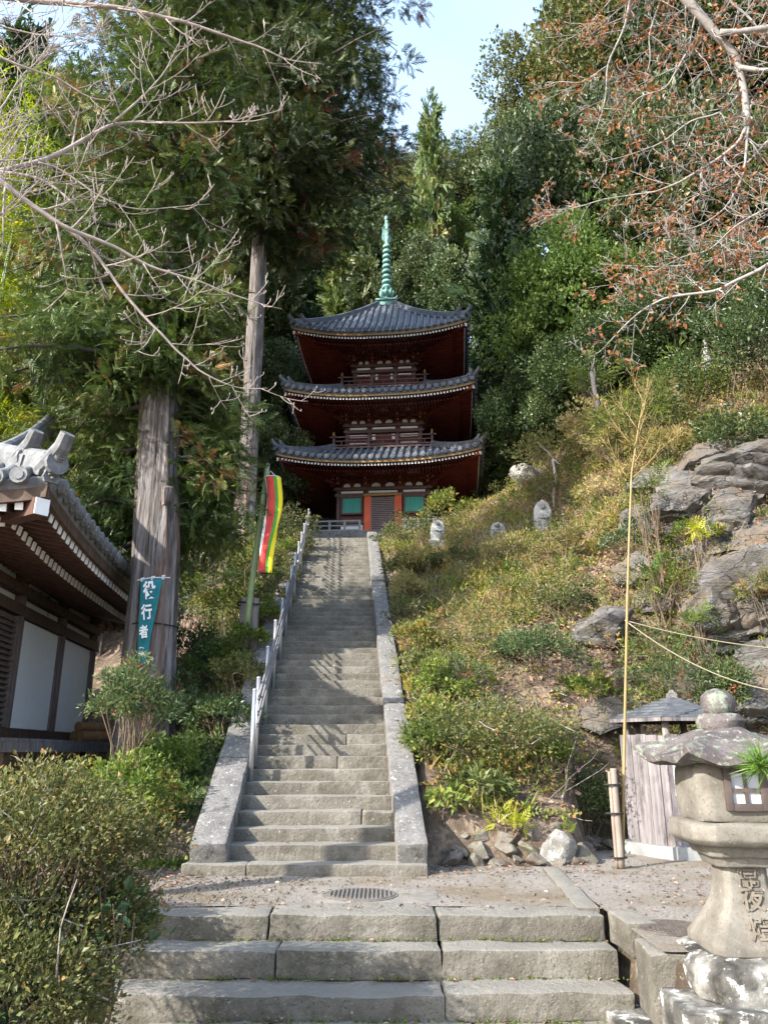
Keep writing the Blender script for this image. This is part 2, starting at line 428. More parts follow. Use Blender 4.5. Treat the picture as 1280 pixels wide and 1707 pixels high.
ctrl = []
for Y in np.arange(8.4, 23, 1.2):
    ctrl.append((xs(Y) - 1.35, Y, float(s_of(Y)) - .12))
    ctrl.append((xs(Y) + 1.35, Y, float(s_of(Y)) + (.02 if Y > 9.5 else -.02)))
ctrl += [(-3, 8, .02), (-3, 10, .40), (-3.4, 12, .8), (-3.2, 14, 1.9), (-3.2, 16, 3.1), (-3.4, 18, 4.3), (-3.8, 22, 6.9), (-4.6, 22, 6.8),
         (-5, 8, 0), (-6, 10, .3), (-6, 14, .5), (-6.5, 18, 1.6), (-5, 18, 2.4), (-6.5, 22, 5), (-9, 20, 3), (-9, 26, 7.5), (-12, 16, 2), (-13, 24, 7), (-13, 10, .6),
         (2, 9.1, .45), (2, 10, 1.0), (2, 12, 2.5), (2, 14, 3.8), (2, 16, 5.0), (2, 18, 6.1), (2, 20, 7.0), (2, 23, 7.7),
         (3.2, 9.6, .25), (3.4, 10.6, .5), (3.4, 11.3, 1.7), (3.6, 12.2, 2.9), (3.8, 14, 4.5), (3.8, 16, 5.6), (4, 18, 6.9), (4, 20, 8.0), (4, 23, 9.0),
         (5, 9.5, .15), (5.2, 10.6, .5), (5.4, 11.2, 1.9), (5.6, 12, 3.5), (5.8, 13, 5.3), (6, 14, 6.5), (6, 16, 7.7), (6.2, 18, 9.0), (6.5, 22, 11),
         (7.5, 9, .6), (8, 10.5, 2.2), (8.5, 12, 5.2), (8.8, 14, 8.0), (9, 18, 11),
         (-1, 24, 7.25), (-1, 26, 7.4), (2, 27, 8.0), (0, 30, 7.9), (-4, 30, 8), (4.5, 30, 9.4), (0, 34.5, 8.6),
         (0, 40, 13), (-12, 40, 22), (12, 40, 20), (0, 55, 31), (0, 72, 40), (-30, 60, 46), (30, 60, 42), (16, 30, 17), (13, 24, 14), (22, 20, 19), (34, 20, 24),
         (-30, 30, 20), (-40, 10, 10), (42, 8, 18), (0, 115, 58), (-70, 115, 62), (70, 115, 62), (-110, 40, 30), (110, 40, 45), (0, 200, 70), (-150, 200, 80), (150, 200, 80),
         (0, 0, -.64), (-3, 3, -.6), (3, 3, -.6), (-10, 0, -.4), (12, 0, -.2), (9, 7, .4), (5.5, 7, 0), (3, 7, 0), (-3, 6.4, 0), (0, 7, 0),
         (-30, -30, -1), (30, -30, 0), (0, -60, -2), (-100, -60, 0), (100, -60, 4)]
CT = np.array(ctrl, float)
_sc = 1.0
def _phi(a, b):
    d = np.sqrt(((a[:, None, :] - b[None, :, :]) ** 2).sum(-1) + .04)
    return d
_A = _phi(CT[:, :2], CT[:, :2]) + np.eye(len(CT)) * .02 * -1
_W = np.linalg.solve(np.block([[_A, np.ones((len(CT), 1))], [np.ones((1, len(CT))), np.zeros((1, 1))]]), np.append(CT[:, 2], 0))
def sstep(a, b, x):
    t = np.clip((x - a) / (b - a), 0, 1)
    return t * t * (3 - 2 * t)
def H(X, Y):
    X, Y = np.atleast_1d(np.asarray(X, float)), np.atleast_1d(np.asarray(Y, float))
    shp = X.shape
    X, Y = X.ravel(), Y.ravel()
    out = np.empty(len(X))
    for i in range(0, len(X), 40000):
        q = np.stack([X[i:i + 40000], Y[i:i + 40000]], 1)
        out[i:i + 40000] = _phi(q, CT[:, :2]) @ _W[:-1] + _W[-1]
    # gravel yard, level
    hutw = sstep(2.0, 2.6, X) * (1 - sstep(4.6, 5.4, X))
    m = (1 - sstep(8.80 + 1.75 * hutw, 9.0 + 1.85 * hutw, Y)) * sstep(-6, -4.2, X) * (1 - sstep(5, 7, X)) * sstep(2, 4, Y)
    out = out * (1 - m) + (-.03) * m
    # lower forecourt where the visitor stands
    edge = np.where(X > 1.70, 5.12, 6.50)
    m2 = (1 - sstep(edge - .06, edge + .02, Y)) * sstep(-9, -5, X) * (1 - sstep(7, 9, X)) * sstep(-8, -4, Y)
    out = out * (1 - m2) + (-.66) * m2
    # bed of the long flight
    d = np.abs(X - xs(Y))
    m3 = (1 - sstep(1.06, 1.22, d)) * sstep(7.6, 7.9, Y) * (1 - sstep(YTOP + .4, YTOP + 1.2, Y))
    out = out * (1 - m3) + (s_of(Y) - .45) * m3
    # seat of the hall
    m4 = sstep(-16, -14, X) * (1 - sstep(-4.9, -4.4, X)) * sstep(7, 8, Y) * (1 - sstep(17, 18.5, Y))
    out = out * (1 - m4) + np.minimum(out, .45) * m4
    return out.reshape(shp)
def Hz(x, y): return float(H(x, y)[0])

def graded(lo, hi, step, far_lo, far_hi, g=1.22):
    a = list(np.arange(lo, hi + 1e-6, step))
    d, x = step, lo
    while x > far_lo:
        d *= g; x -= d; a.insert(0, x)
    d, x = step, hi
    while x < far_hi:
        d *= g; x += d; a.append(x)
    return np.array(a)
gx, gy = graded(-8, 9, .13, -420, 420), graded(4.4, 25, .13, -300, 420)
GX, GY = np.meshgrid(gx, gy)
GZ = H(GX, GY)
bump = np.array([mnoise.fractal(Vector((x * .9, y * .9, 3.1)), 1.0, 2.0, 5) for x, y in zip(GX.ravel(), GY.ravel())]).reshape(GX.shape)
wild = np.clip((GZ - .25) / .8, 0, 1)
GZ = GZ + bump * .13 * wild
def raw_mesh(name, V, FC, mat, smooth=True):
    me = bpy.data.meshes.new(name)
    k = FC.shape[1]
    me.vertices.add(len(V)); me.loops.add(FC.size); me.polygons.add(len(FC))
    me.vertices.foreach_set('co', np.ascontiguousarray(V, np.float32).ravel())
    me.loops.foreach_set('vertex_index', np.ascontiguousarray(FC, np.int32).ravel())
    me.polygons.foreach_set('loop_start', np.arange(0, FC.size, k, dtype=np.int32))
    me.polygons.foreach_set('use_smooth', np.full(len(FC), smooth))
    me.update(calc_edges=True)
    if mat: me.materials.append(mat)
    return me
ny, nx = GX.shape
idx = np.arange(ny * nx).reshape(ny, nx)
FC = np.stack([idx[:-1, :-1], idx[:-1, 1:], idx[1:, 1:], idx[1:, :-1]], -1).reshape(-1, 4)
ground = link('ground', raw_mesh('ground', np.stack([GX, GY, GZ], -1).reshape(-1, 3), FC, M['soil']))
tag(ground, 'brown leaf strewn earth of the steep wooded hillside', None, None, 'structure')

def sheet(name, x0, x1, y0, y1, z, step, mat, label, amp=.008, edge=.06):
    xs_, ys_ = np.arange(x0, x1 + 1e-6, step), np.arange(y0, y1 + 1e-6, step)
    A, B = np.meshgrid(xs_, ys_)
    Z = np.array([mnoise.fractal(Vector((x * 2.5, y * 2.5, z * 9)), 1.0, 2.0, 4) for x, y in zip(A.ravel(), B.ravel())]).reshape(A.shape) * amp + z
    i = np.arange(A.size).reshape(A.shape)
    f = np.stack([i[:-1, :-1], i[:-1, 1:], i[1:, 1:], i[1:, :-1]], -1).reshape(-1, 4)
    o = link(name, raw_mesh(name, np.stack([A, B, Z], -1).reshape(-1, 3), f, mat))
    tag(o, label, None, None, 'structure')
    return o
# upper yard: two sheets so that the terrace edge steps back at the right
sheet('gravel_yard', -5.0, 1.66, 6.57, 8.97, -.004, .07, M['gravel'], 'worn gravel landing between the two flights of steps')
sheet('gravel_ground', 1.664, 5.2, 5.17, 10.6, 0.0, .07, M['gravel'], 'gravel ground around the little hexagonal hut')
sheet('forecourt', -6, 6, -4, 5.1, -.63, .2, M['gravel'], 'gravel forecourt at the foot of the lower steps')

# ------------------------------------------------------------------ stones
def stone_mesh(name, d, mat, seed, nx=8, ny=2, nz=2, amp=.015, bev=.02, freq=3.0):
    """rough-hewn block: subdivided box, rounded edges, uneven faces; origin at its centre"""
    bm = bmesh.new()
    bmesh.ops.create_cube(bm, size=1.0)
    bmesh.ops.scale(bm, vec=d, verts=bm.verts)
    if bev: bmesh.ops.bevel(bm, geom=list(bm.edges), offset=bev, segments=2, affect='EDGES', profile=.6)
    def cut(axis, n):
        for i in range(1, n):
            co = [0, 0, 0]; no = [0, 0, 0]
            co[axis] = -d[axis] / 2 + d[axis] * i / n; no[axis] = 1
            bmesh.ops.bisect_plane(bm, geom=list(bm.verts) + list(bm.edges) + list(bm.faces), plane_co=co, plane_no=no)
    cut(0, nx); cut(1, ny); cut(2, nz)
    off = Vector((seed * 7.13 % 97, seed * 3.7 % 53, seed * 1.9 % 31))
    for v in bm.verts:
        p = v.co * freq + off
        n3 = mnoise.noise_vector(p) * amp + mnoise.noise_vector(p * 3.1) * amp * .5
        v.co += n3
    me = bpy.data.meshes.new(name)
    bm.to_mesh(me); bm.free()
    me.materials.append(mat)
    smooth_by_angle(me, 50)
    return me

random.seed(4)
# lower flight of broad steps in front
lower = empty('stone_steps', (0, 6.2, 0), 0, 'broad low flight of hewn stone blocks nearest the viewer', 'steps')
lr = [(0.0, 6.22, [-2.6, -.84, .385, 1.60], .165), (-.165, 5.93, [-2.6, -.74, .40, 1.61], .175), (-.34, 5.62, [-2.7, .395, 1.60], .16), (-.50, 5.28, [-2.7, -.72, .56, 1.7], .16)]
for r, (zt, yf, xsx, h) in enumerate(lr):
    for k in range(len(xsx) - 1):
        a, b = xsx[k] + .003, xsx[k + 1] - .003
        dep = .46
        hh = h + .012
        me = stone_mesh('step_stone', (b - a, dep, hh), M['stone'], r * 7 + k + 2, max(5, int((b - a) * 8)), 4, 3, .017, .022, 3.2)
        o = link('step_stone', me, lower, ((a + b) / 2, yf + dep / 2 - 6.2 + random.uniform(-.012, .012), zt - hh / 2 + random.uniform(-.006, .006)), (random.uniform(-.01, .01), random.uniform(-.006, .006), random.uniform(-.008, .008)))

# kerb strip of the landing and the rough blocks at its end
def solo_stone(name, c, d, mat, seed, label, cat, rz=0, amp=.02, rx=0, group=None, **kw):
    o = link(name, stone_mesh(name, d, mat, seed, amp=amp, **kw), None, c, (rx, 0, rz))
    return tag(o, label, cat, group)
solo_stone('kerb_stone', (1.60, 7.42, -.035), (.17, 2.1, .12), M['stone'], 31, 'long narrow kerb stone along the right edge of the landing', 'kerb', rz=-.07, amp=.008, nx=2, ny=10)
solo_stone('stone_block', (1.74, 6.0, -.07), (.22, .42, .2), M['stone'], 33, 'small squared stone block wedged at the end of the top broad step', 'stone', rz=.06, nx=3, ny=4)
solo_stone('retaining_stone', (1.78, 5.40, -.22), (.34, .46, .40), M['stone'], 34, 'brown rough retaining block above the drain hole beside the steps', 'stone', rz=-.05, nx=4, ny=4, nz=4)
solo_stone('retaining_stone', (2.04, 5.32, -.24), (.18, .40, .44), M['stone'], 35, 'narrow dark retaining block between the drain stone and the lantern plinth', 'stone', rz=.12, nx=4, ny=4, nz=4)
dr = MB()
dr.lathe([(.085, -.001), (.085, .16), (.06, .16), (.06, 0)], 20)
drain = link('drain_pipe', dr.mesh('drain_pipe', M['iron'], True), None, (1.86, 5.22, -.53), (rad(-90), 0, 0))
tag(drain, 'round drain pipe mouth low in the stones right of the steps', 'pipe')
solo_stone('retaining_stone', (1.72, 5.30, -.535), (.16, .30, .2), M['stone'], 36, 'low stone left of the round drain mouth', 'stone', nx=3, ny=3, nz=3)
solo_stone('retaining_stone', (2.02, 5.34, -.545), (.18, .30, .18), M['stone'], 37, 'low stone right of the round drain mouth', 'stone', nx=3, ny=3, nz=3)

# the long flight
flight = empty('stone_staircase', (xs(Y0), Y0, 0), 0, 'long steep stone staircase climbing to the pagoda', 'staircase')
FX, FY = xs(Y0), Y0
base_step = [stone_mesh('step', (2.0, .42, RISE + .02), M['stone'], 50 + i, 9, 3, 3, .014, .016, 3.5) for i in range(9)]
random.seed(11)
# the lowest step is wider and of two stones
for a, b, sd in ((-1.95, -1.33, 1), (-1.32, .42, 2)):
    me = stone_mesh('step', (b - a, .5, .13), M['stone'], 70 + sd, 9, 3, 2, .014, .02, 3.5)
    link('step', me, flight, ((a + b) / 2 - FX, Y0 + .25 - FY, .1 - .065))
for i in range(1, NSTEP):
    Y = Y0 + i * TREAD
    z = .1 + i * RISE
    w = 2 * swid(Y) + .06
    sx = 1 if random.random() < .5 else -1
    spans = [(-.5, .5)]
    if random.random() < .14:
        c = random.uniform(-.25, .3); spans = [(-.5, c), (c, .5)]
    for (p, q) in spans:
        o = link('step', random.choice(base_step), flight,
                 (xs(Y) + w * (p + q) / 2 - FX, Y + .21 - FY + random.uniform(-.012, .012), z - (RISE + .02) / 2 + random.uniform(-.006, .006)),
                 (0, random.uniform(-.006, .006), random.uniform(-.006, .006)), (sx * (w * (q - p) - .012) / 2.0, 1, 1))
# sloping side slabs
def slabs(side, cuts, wd, lift):
    for k in range(len(cuts) - 1):
        ya, yb = cuts[k] + .012, cuts[k + 1] - .012
        xa = xs(ya) + side * (swid(ya) + wd / 2); xb = xs(yb) + side * (swid(yb) + wd / 2)
        za, zb = float(.1 + (ya - Y0) * RISE / TREAD), float(.1 + (yb - Y0) * RISE / TREAD)
        a, b = Vector((xa, ya, za + lift)), Vector((xb, yb, zb + lift))
        L = (b - a).length
        me = stone_mesh('stringer_slab', (wd, L, .30), M['stringer'], 90 + k + side * 20, 3, max(6, int(L * 6)), 3, .012, .03, 3.0)
        d = (b - a).normalized()
        q = d.to_track_quat('Y', 'Z')
        o = link('stringer_slab', me, flight, (a + b) / 2 - Vector((FX, FY, 0)) + Vector((0, 0, -.13)))
        o.rotation_mode = 'QUATERNION'
        o.rotation_quaternion = q
slabs(1, [8.14, 11.2, 14.4, 17.4, 20.2, YTOP + .2], .30, .13)
slabs(-1, [8.14, 9.75, 12.6, 15.6, 18.6, YTOP + .2], .36, .13)

# handrail on the left side of the flight
rail = empty('handrail', (xs(9.5) - swid(9.5) + .06, 9.5, float(s_of(9.5))), 0, 'stainless steel handrail up the left side of the long staircase', 'handrail')
def rp(Y): return Vector((xs(Y) - swid(Y) + .05, Y, float(.1 + (Y - Y0) * RISE / TREAD)))
RO = Vector(rail.location)
posts = [9.55, 9.95] + list(np.arange(11.0, 22.3, 1.12))
for k, Y in enumerate(posts):
    p = rp(Y)
    h = .98 if k else 1.0
    MB().tube([p + Vector((0, 0, -.08)), p + Vector((0, 0, h))], .028, 10).lathe([(.028, 0), (.03, .004), (.026, .018), (.012, .027)], 10, p + Vector((0, 0, h))).build('post', M['steel'], rail, True).location = -RO
for nm, h, rr, dx in (('top_rail', .90, .021, .05), ('middle_rail', .72, .017, .05), ('lower_rail', .58, .014, .05)):
    a, b = rp(9.55) + Vector((dx, 0, h)), rp(22.2) + Vector((dx, 0, h))
    MB().tube([a, a.lerp(b, .5), b], rr, 8).build(nm, M['darksteel'] if h < .95 else M['steel'], rail, True).location = -RO
# ------------------------------------------------------------------ foliage engine
T_LEAF = (np.array([(0, 0, 0), (-.5, .42, .10), (0, 1, -.03), (.5, .42, .10)], float), np.array([(0, 2, 1), (0, 3, 2)]))
T_BLADE = (np.array([(-.5, 0, 0), (.5, 0, 0), (-.4, .5, .03), (.4, .5, .03), (0, 1, -.16)], float), np.array([(0, 1, 3), (0, 3, 2), (2, 3, 4)]))
def _spray(n=5, w=.48, droop=.22, lw=.085, seed=1):
    r = np.random.default_rng(seed)
    V, Fc = [], []
    for i in range(n):
        y = .04 + .86 * i / n
        for s in (-1, 1):
            k = len(V)
            ln = w * (1 - .6 * i / n) * r.uniform(.7, 1.25)
            z = -droop * y * y
            V += [(0, y, z), (s * ln * .8, y + ln * .95, z - .16 * ln + r.normal() * .05), (s * lw * .4, y + lw * 2.2, z)]
            Fc.append((k, k + 1, k + 2) if s > 0 else (k, k + 2, k + 1))
    k = len(V)
    V += [(-.03, .70, -droop * .5), (.03, .70, -droop * .5), (0, 1.10, -droop * 1.25)]
    Fc.append((k, k + 1, k + 2))
    return np.array(V, float), np.array(Fc)
T_SPRAY = _spray()
T_FAR = _spray(4, .55, .25, .15, 2)
def _frond(n=5):
    V, Fc = [], []
    for i in range(n):
        y = .12 + .8 * i / n
        ln = .42 * math.sin(math.pi * (.2 + .75 * (i + .5) / n))
        for s in (-1, 1):
            k = len(V)
            V += [(0, y, -.25 * y * y), (s * ln * .55, y - .045, -.25 * y * y + .02), (s * ln, y + .12, -.3 * y * y), (s * ln * .5, y + .10, -.25 * y * y)]
            Fc += [(k, k + 1, k + 2), (k, k + 2, k + 3)]
    k = len(V)
    V += [(0, .85, -.2), (.07, .95, -.22), (0, 1.1, -.3), (-.07, .95, -.22)]
    Fc += [(k, k + 1, k + 2), (k, k + 2, k + 3)]
    return np.array(V, float), np.array(Fc)
T_FROND = _frond()

def unit(a):
    return a / np.maximum(np.linalg.norm(a, axis=-1, keepdims=True), 1e-9)

def cards(name, P, D, Nn, L, W, tint, tmpl, mat, parent=None):
    """one mesh of many small leaves; D = growing direction, Nn = upper side"""
    V, Fc = tmpl
    P, D, Nn = np.asarray(P, float), unit(np.asarray(D, float)), np.asarray(Nn, float)
    S = unit(np.cross(D, Nn) + 1e-6)
    U = unit(np.cross(S, D))
    n, m = len(P), len(V)
    L = np.broadcast_to(L, (n,)); W = np.broadcast_to(W, (n,))
    co = (P[:, None, :] + V[None, :, 0, None] * (S * W[:, None])[:, None, :] + V[None, :, 1, None] * (D * L[:, None])[:, None, :] + V[None, :, 2, None] * (U * L[:, None])[:, None, :]).reshape(-1, 3)
    fc = (Fc[None] + (np.arange(n) * m)[:, None, None]).reshape(-1, 3)
    me = raw_mesh(name, co, fc, mat, False)
    a = me.attributes.new('tint', 'FLOAT', 'POINT')
    a.data.foreach_set('value', np.repeat(np.clip(tint, 0, 1), m).astype(np.float32))
    return link(name, me, parent)

def rnd_dir(rng, n):
    return unit(rng.normal(size=(n, 3)))

class Cloud:
    """gathers leaf data"""
    def __init__(s): s.a = []
    def add(s, P, D, Nn, L, W, t): 
        n = len(P)
        s.a.append((P, D, Nn, np.broadcast_to(L, (n,)), np.broadcast_to(W, (n,)), np.broadcast_to(t, (n,))))
    def arrays(s): return [np.concatenate([x[i] for x in s.a]) for i in range(6)]
    def count(s): return sum(len(x[0]) for x in s.a)
    def build(s, name, tmpl, mat, parent=None):
        return cards(name, *s.arrays(), tmpl, mat, parent)

def clump(cl, rng, c, r, n, L, W, out=None, up=.35, tint=.45, tv=.16, shell=.55):
    """a tuft of leaves around c; r = radii, mostly on its outside"""
    d = rnd_dir(rng, n)
    rr = shell + (1 - shell) * rng.random(n) ** .7
    P = np.asarray(c)[None] + d * np.asarray(r)[None] * rr[:, None]
    D = d + rng.normal(size=(n, 3)) * .75
    if out is not None: D = D + np.asarray(out)[None] * .55
    D[:, 2] += up
    Nn = d + np.array([0, 0, .9]) + rng.normal(size=(n, 3)) * .5
    q_ = .5 + 1.0 * rng.random(n) ** 1.3
    cl.add(P, D, Nn, L * q_, W * q_ * (.75 + .5 * rng.random(n)), tint + rng.normal(size=n) * tv)

def curve_pts(p, d, L, n, up, rng, wob=.15):
    p, d = Vector(p), Vector(d).normalized()
    out = [p.copy()]
    for i in range(n):
        d = (d + Vector((rng.normal(), rng.normal(), rng.normal())) * wob * .35 + Vector((0, 0, up / n))).normalized()
        p = p + d * (L / n)
        out.append(p.copy())
    return out

def trunk_mesh(name, path, radii, mat, seed, n=28, ridge=.10, rows=40, flare=0.0):
    """tapered trunk with ridged bark"""
    path = [Vector(p) for p in path]
    rows = max(rows, 4)
    V, Fc = [], []
    for i in range(rows + 1):
        t = i / rows * (len(path) - 1)
        k = min(int(t), len(path) - 2)
        f = t - k
        c = path[k].lerp(path[k + 1], f)
        r = radii[k] * (1 - f) + radii[k + 1] * f
        r *= 1 + flare * math.exp(-i / rows * 14)
        for j in range(n):
            a = 2 * math.pi * j / n
            q = Vector((math.cos(a) * 2.2, math.sin(a) * 2.2, c.z * .16 + seed))
            rd = mnoise.noise(q * 1.0) * ridge * 1.3 + mnoise.noise(Vector((q.x * 4.5, q.y * 4.5, c.z * .3 + seed))) * ridge
            V.append(c + Vector((math.cos(a), math.sin(a), 0)) * r * (1 + rd))
    Fc = [(i * n + j, i * n + (j + 1) % n, (i + 1) * n + (j + 1) % n, (i + 1) * n + j) for i in range(rows) for j in range(n)]
    me = raw_mesh(name, np.array([tuple(v) for v in V]), np.array(Fc), mat, True)
    return me

# ---- crowns used for the wood behind; shared by several trees
def conifer_crown(seed, h, R, nb, per, L, tint=.4, z0=.12, mat='cedardark', tmpl=None, narrow=1.0):
    rng = np.random.default_rng(seed)
    cl = Cloud()
    for i in range(nb):
        f = z0 + (1 - z0) * ((i + rng.random()) / nb) ** .9
        a = i * 2.4 + rng.random() * .6
        env = (1 - f) ** .75 * (.75 + .5 * rng.random()) * min(1, (f - z0) / .08 + .5)
        ln = max(R * env, .25)
        z = h * f
        ncl = max(1, int(ln / .8))
        bt = tint + rng.normal() * .10
        ni = int(6 * ln) + 2  # bigger, darker filler sprays, added so the crown's inside goes dark
        ti_ = rng.random((ni, 1)) * .8
        dd_ = np.array([math.cos(a), math.sin(a), 0.0])
        Q = dd_[None] * ln * ti_ + rng.normal(size=(ni, 3)) * .25 + np.array([0, 0, z])
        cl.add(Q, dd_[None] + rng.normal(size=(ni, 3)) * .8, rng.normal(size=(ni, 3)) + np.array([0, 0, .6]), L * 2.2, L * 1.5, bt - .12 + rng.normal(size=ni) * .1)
        for k in range(ncl):
            q = (k + .8) / (ncl + .1)
            c = (math.cos(a) * ln * q, math.sin(a) * ln * q, z + .15 * ln * q - .35 * ln * q * q)
            sz = .55 * (.8 + .5 * rng.random()) * (1.0 if ln > 1 else .7)
            clump(cl, rng, c, (sz, sz, sz * .6), per, L, L * .55, (math.cos(a), math.sin(a), -.25), .05, bt + .10 * q, .13, .35)
    return cl, (mat, tmpl or T_FAR)

def broad_crown(seed, R, nclump, per, L, tint=.45, mat='evergreen', zc=1.0, flat=.75):
    rng = np.random.default_rng(seed)
    cl = Cloud()
    for i in range(nclump):
        d = rnd_dir(rng, 1)[0]
        if d[2] < -.35: d[2] *= -1
        k = .55 + .5 * rng.random() ** .6
        wob = 1 + .75 * mnoise.noise(Vector(d * 1.5) + Vector((seed, 0, 0)))
        c = d * np.array([R[0], R[1], R[2]]) * k * wob
        r = (.07 + .11 * rng.random()) * (R[0] + R[2])
        clump(cl, rng, c, (r, r, r * flat), per, L, L * .62, d, .25, tint + rng.normal() * .12, .12, .6)
    n = 700                                   # oversized darker inner leaves, added to block light and darken the crown's core
    d = rnd_dir(rng, n)
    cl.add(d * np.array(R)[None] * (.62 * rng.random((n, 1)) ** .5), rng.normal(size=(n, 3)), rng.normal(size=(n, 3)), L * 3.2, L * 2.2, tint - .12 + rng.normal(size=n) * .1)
    return cl, (mat, T_LEAF)
# ------------------------------------------------------------------ tiled hipped roofs
class Roof:
    def __init__(s, E, T, ze, zt, up, curve=.75, pw=2.6):
        s.E, s.T, s.ze, s.zt, s.up, s.c, s.pw = E, T, ze, zt, up, curve, pw
    def w(s, q): return s.E + (s.T - s.E) * q
    def z(s, x, q):
        w = max(s.w(q), 1e-4)
        return s.ze + (s.zt - s.ze) * (s.c * q + (1 - s.c) * q * q) + s.up * min(1, abs(x) / w) ** s.pw * (1 - q) ** 1.5
    def p(s, x, q, dz=0.0): return Vector((x, -s.w(q), s.z(x, q) + dz))
    def under(s, x, d, drop, rise):
        """underside point: d = distance in from the edge"""
        w = s.E - d
        q = d / (s.E - s.T)
        return Vector((x, -w, s.ze - drop + rise * d + s.up * min(1, abs(x) / w) ** s.pw * max(0, 1 - q) ** 1.5))

def tiled_roof(parent, R, tile, row, rr, rafter, tipmat, sp, reach, drop=.2, rise=.2, two=False, edge='gold', joined=(2,), ridge=.09, seed=0, fh=.07, tipcol='whitepaint'):
    root = empty('roof', (0, 0, 0)); root.parent = parent
    # deck with thickness, one sheet per side
    m = MB()
    for k in range(4):
        rot = Matrix.Rotation(k * math.pi / 2, 3, 'Z')
        m.grid(lambda u, v: rot @ R.p((2 * u - 1) * R.w(v), v), 24, 7)
        m.grid(lambda u, v: rot @ (R.p((2 * u - 1) * R.E, 0, -.10 * v) + Vector((0, .04 * v, 0))), 24, 1)
        m.grid(lambda u, v: rot @ R.under((2 * u - 1) * (R.E - .04 - reach * v), .04 + reach * v, drop - .06, rise), 24, 5)
    m.build('roof_deck', tile, root, True)
    # rows of cover tiles
    n = int(R.E / row)
    back = MB()
    for i in range(-n, n + 1):
        x = i * row
        q1 = min(1.0, (R.E - abs(x)) / (R.E - R.T))
        if q1 < .04: continue
        nseg = max(2, int(10 * q1))
        pts = [R.p(x, q1 * j / nseg, rr * .45) for j in range(nseg + 1)]
        pts[0] = pts[0] + Vector((0, -.05, 0))
        # separate tiles along the row show as small steps
        P2, RR = [], []
        for a, b in zip(pts[:-1], pts[1:]):
            P2 += [a, a.lerp(b, .97)]; RR += [rr * 1.06, rr * .94]
        t = MB().tube(P2, RR, 7)
        me = t.mesh('tile_row', tile, True)
        # round end tile
        e = MB().tube([pts[0] + Vector((0, -.03, 0)), pts[0] + Vector((0, .05, 0))], rr * 1.25, 12)
        e.tube([pts[0] + Vector((0, -.045, 0)), pts[0] + Vector((0, -.02, 0))], rr * .75, 10)
        mee = e.mesh('end_tile', tile, False)
        for k in range(4):
            if k in joined:
                rot = Matrix.Rotation(k * math.pi / 2, 3, 'Z')
                back.add([rot @ Vector(v) for v in t.v], t.f)
            else:
                o = link('tile_row', me, root, None, (0, 0, k * math.pi / 2))
                link('end_tile', mee, root, None, (0, 0, k * math.pi / 2))
    if back.v:
        tag(back.build('tile_rows', tile, root, True), kind='stuff')
    # edge board, rafters
    for k in range(4):
        rot = Matrix.Rotation(k * math.pi / 2, 3, 'Z')
        m = MB()
        N_ = 26
        for i in range(N_):
            xa, xb = -R.E + .02 + i * 2 * (R.E - .02) / N_, -R.E + .02 + (i + 1) * 2 * (R.E - .02) / N_
            a, b = R.p(xa, 0, -.10 - fh / 2) + Vector((0, .07, 0)), R.p(xb, 0, -.10 - fh / 2) + Vector((0, .07, 0))
            m.bar(a, b, .06, fh)
        o = m.build('edge_board', M[edge], root); o.rotation_euler = (0, 0, k * math.pi / 2)
        rf, tips = MB(), MB()
        nr = int((R.E - .1) / sp)
        for i in range(-nr, nr + 1):
            x = i * sp
            tiers = [(.13, 1.0, drop, 1), (.62, min(reach, R.E - abs(x) - .02), drop + .13, two)]
            for (d0, d1, dp, tp) in tiers:
                d1 = min(d1, R.E - abs(x) - .02)
                if d1 <= d0 + .03: continue
                a, b = R.under(x, d0, dp, rise), R.under(x, d1, dp, rise)
                rf.bar(a, b, sp * .48, sp * .55)
                dv = (b - a).normalized()
                if tp: tips.bar(a - dv * .02, a - dv * .001, sp * .5, sp * .6)
        o = rf.build('rafter_row', M[rafter], root); o.rotation_euler = (0, 0, k * math.pi / 2); tag(o, kind='stuff')
        o = tips.build('rafter_tips', M[tipcol], root); o.rotation_euler = (0, 0, k * math.pi / 2); tag(o, kind='stuff')
        # hip beam under the corner
        h = MB()
        pa, pb = R.under(R.E - .08, .05, drop + .06, rise), R.under(R.E - reach, reach, drop + .06, rise)
        h.bar(pa, pb, sp * .95, sp * 1.1)
        o = h.build('hip_beam', M[rafter], root); o.rotation_euler = (0, 0, k * math.pi / 2)
        h = MB(); dv = (pb - pa).normalized()
        h.bar(pa - dv * .016, pa - dv * .001, sp * .9, sp * 1.05)
        o = h.build('hip_beam_tip', M[tipcol], root); o.rotation_euler = (0, 0, k * math.pi / 2)
        # ridge on the hip with upturned ends
        m = MB()
        pts = [R.p(R.w(q), q, ridge * .9) for q in np.linspace(.02, 1, 14)]
        for a, b in zip(pts[:-1], pts[1:]):
            m.bar(a, b, ridge * 1.5, ridge * 2.0)
        m.tube([p + Vector((0, 0, ridge * 1.15)) for p in pts], ridge * .7, 8)
        o = m.build('hip_ridge', tile, root); o.rotation_euler = (0, 0, k * math.pi / 2)
        for q0, big in ((.0, 1.0), (.13, 1.0)):
            e = MB()
            p0 = R.p(R.w(q0), q0, ridge * 1.2)
            od = Vector((1, -1, 0)).normalized()
            c = [p0 - od * ridge * 2.2, p0 + Vector((0, 0, ridge * .7)), p0 + od * ridge * 1.5 + Vector((0, 0, ridge * 1.7)), p0 + od * ridge * 2.3 + Vector((0, 0, ridge * 2.9))]
            e.tube(c, [ridge * .9, ridge * 1.05, ridge * .85, ridge * .75], 9)
            e.tube([p0 + od * ridge * .5, p0 + od * ridge * 1.0], ridge * 1.2, 12)
            o = e.build('ridge_end', tile, root); o.rotation_euler = (0, 0, k * math.pi / 2)
    return root

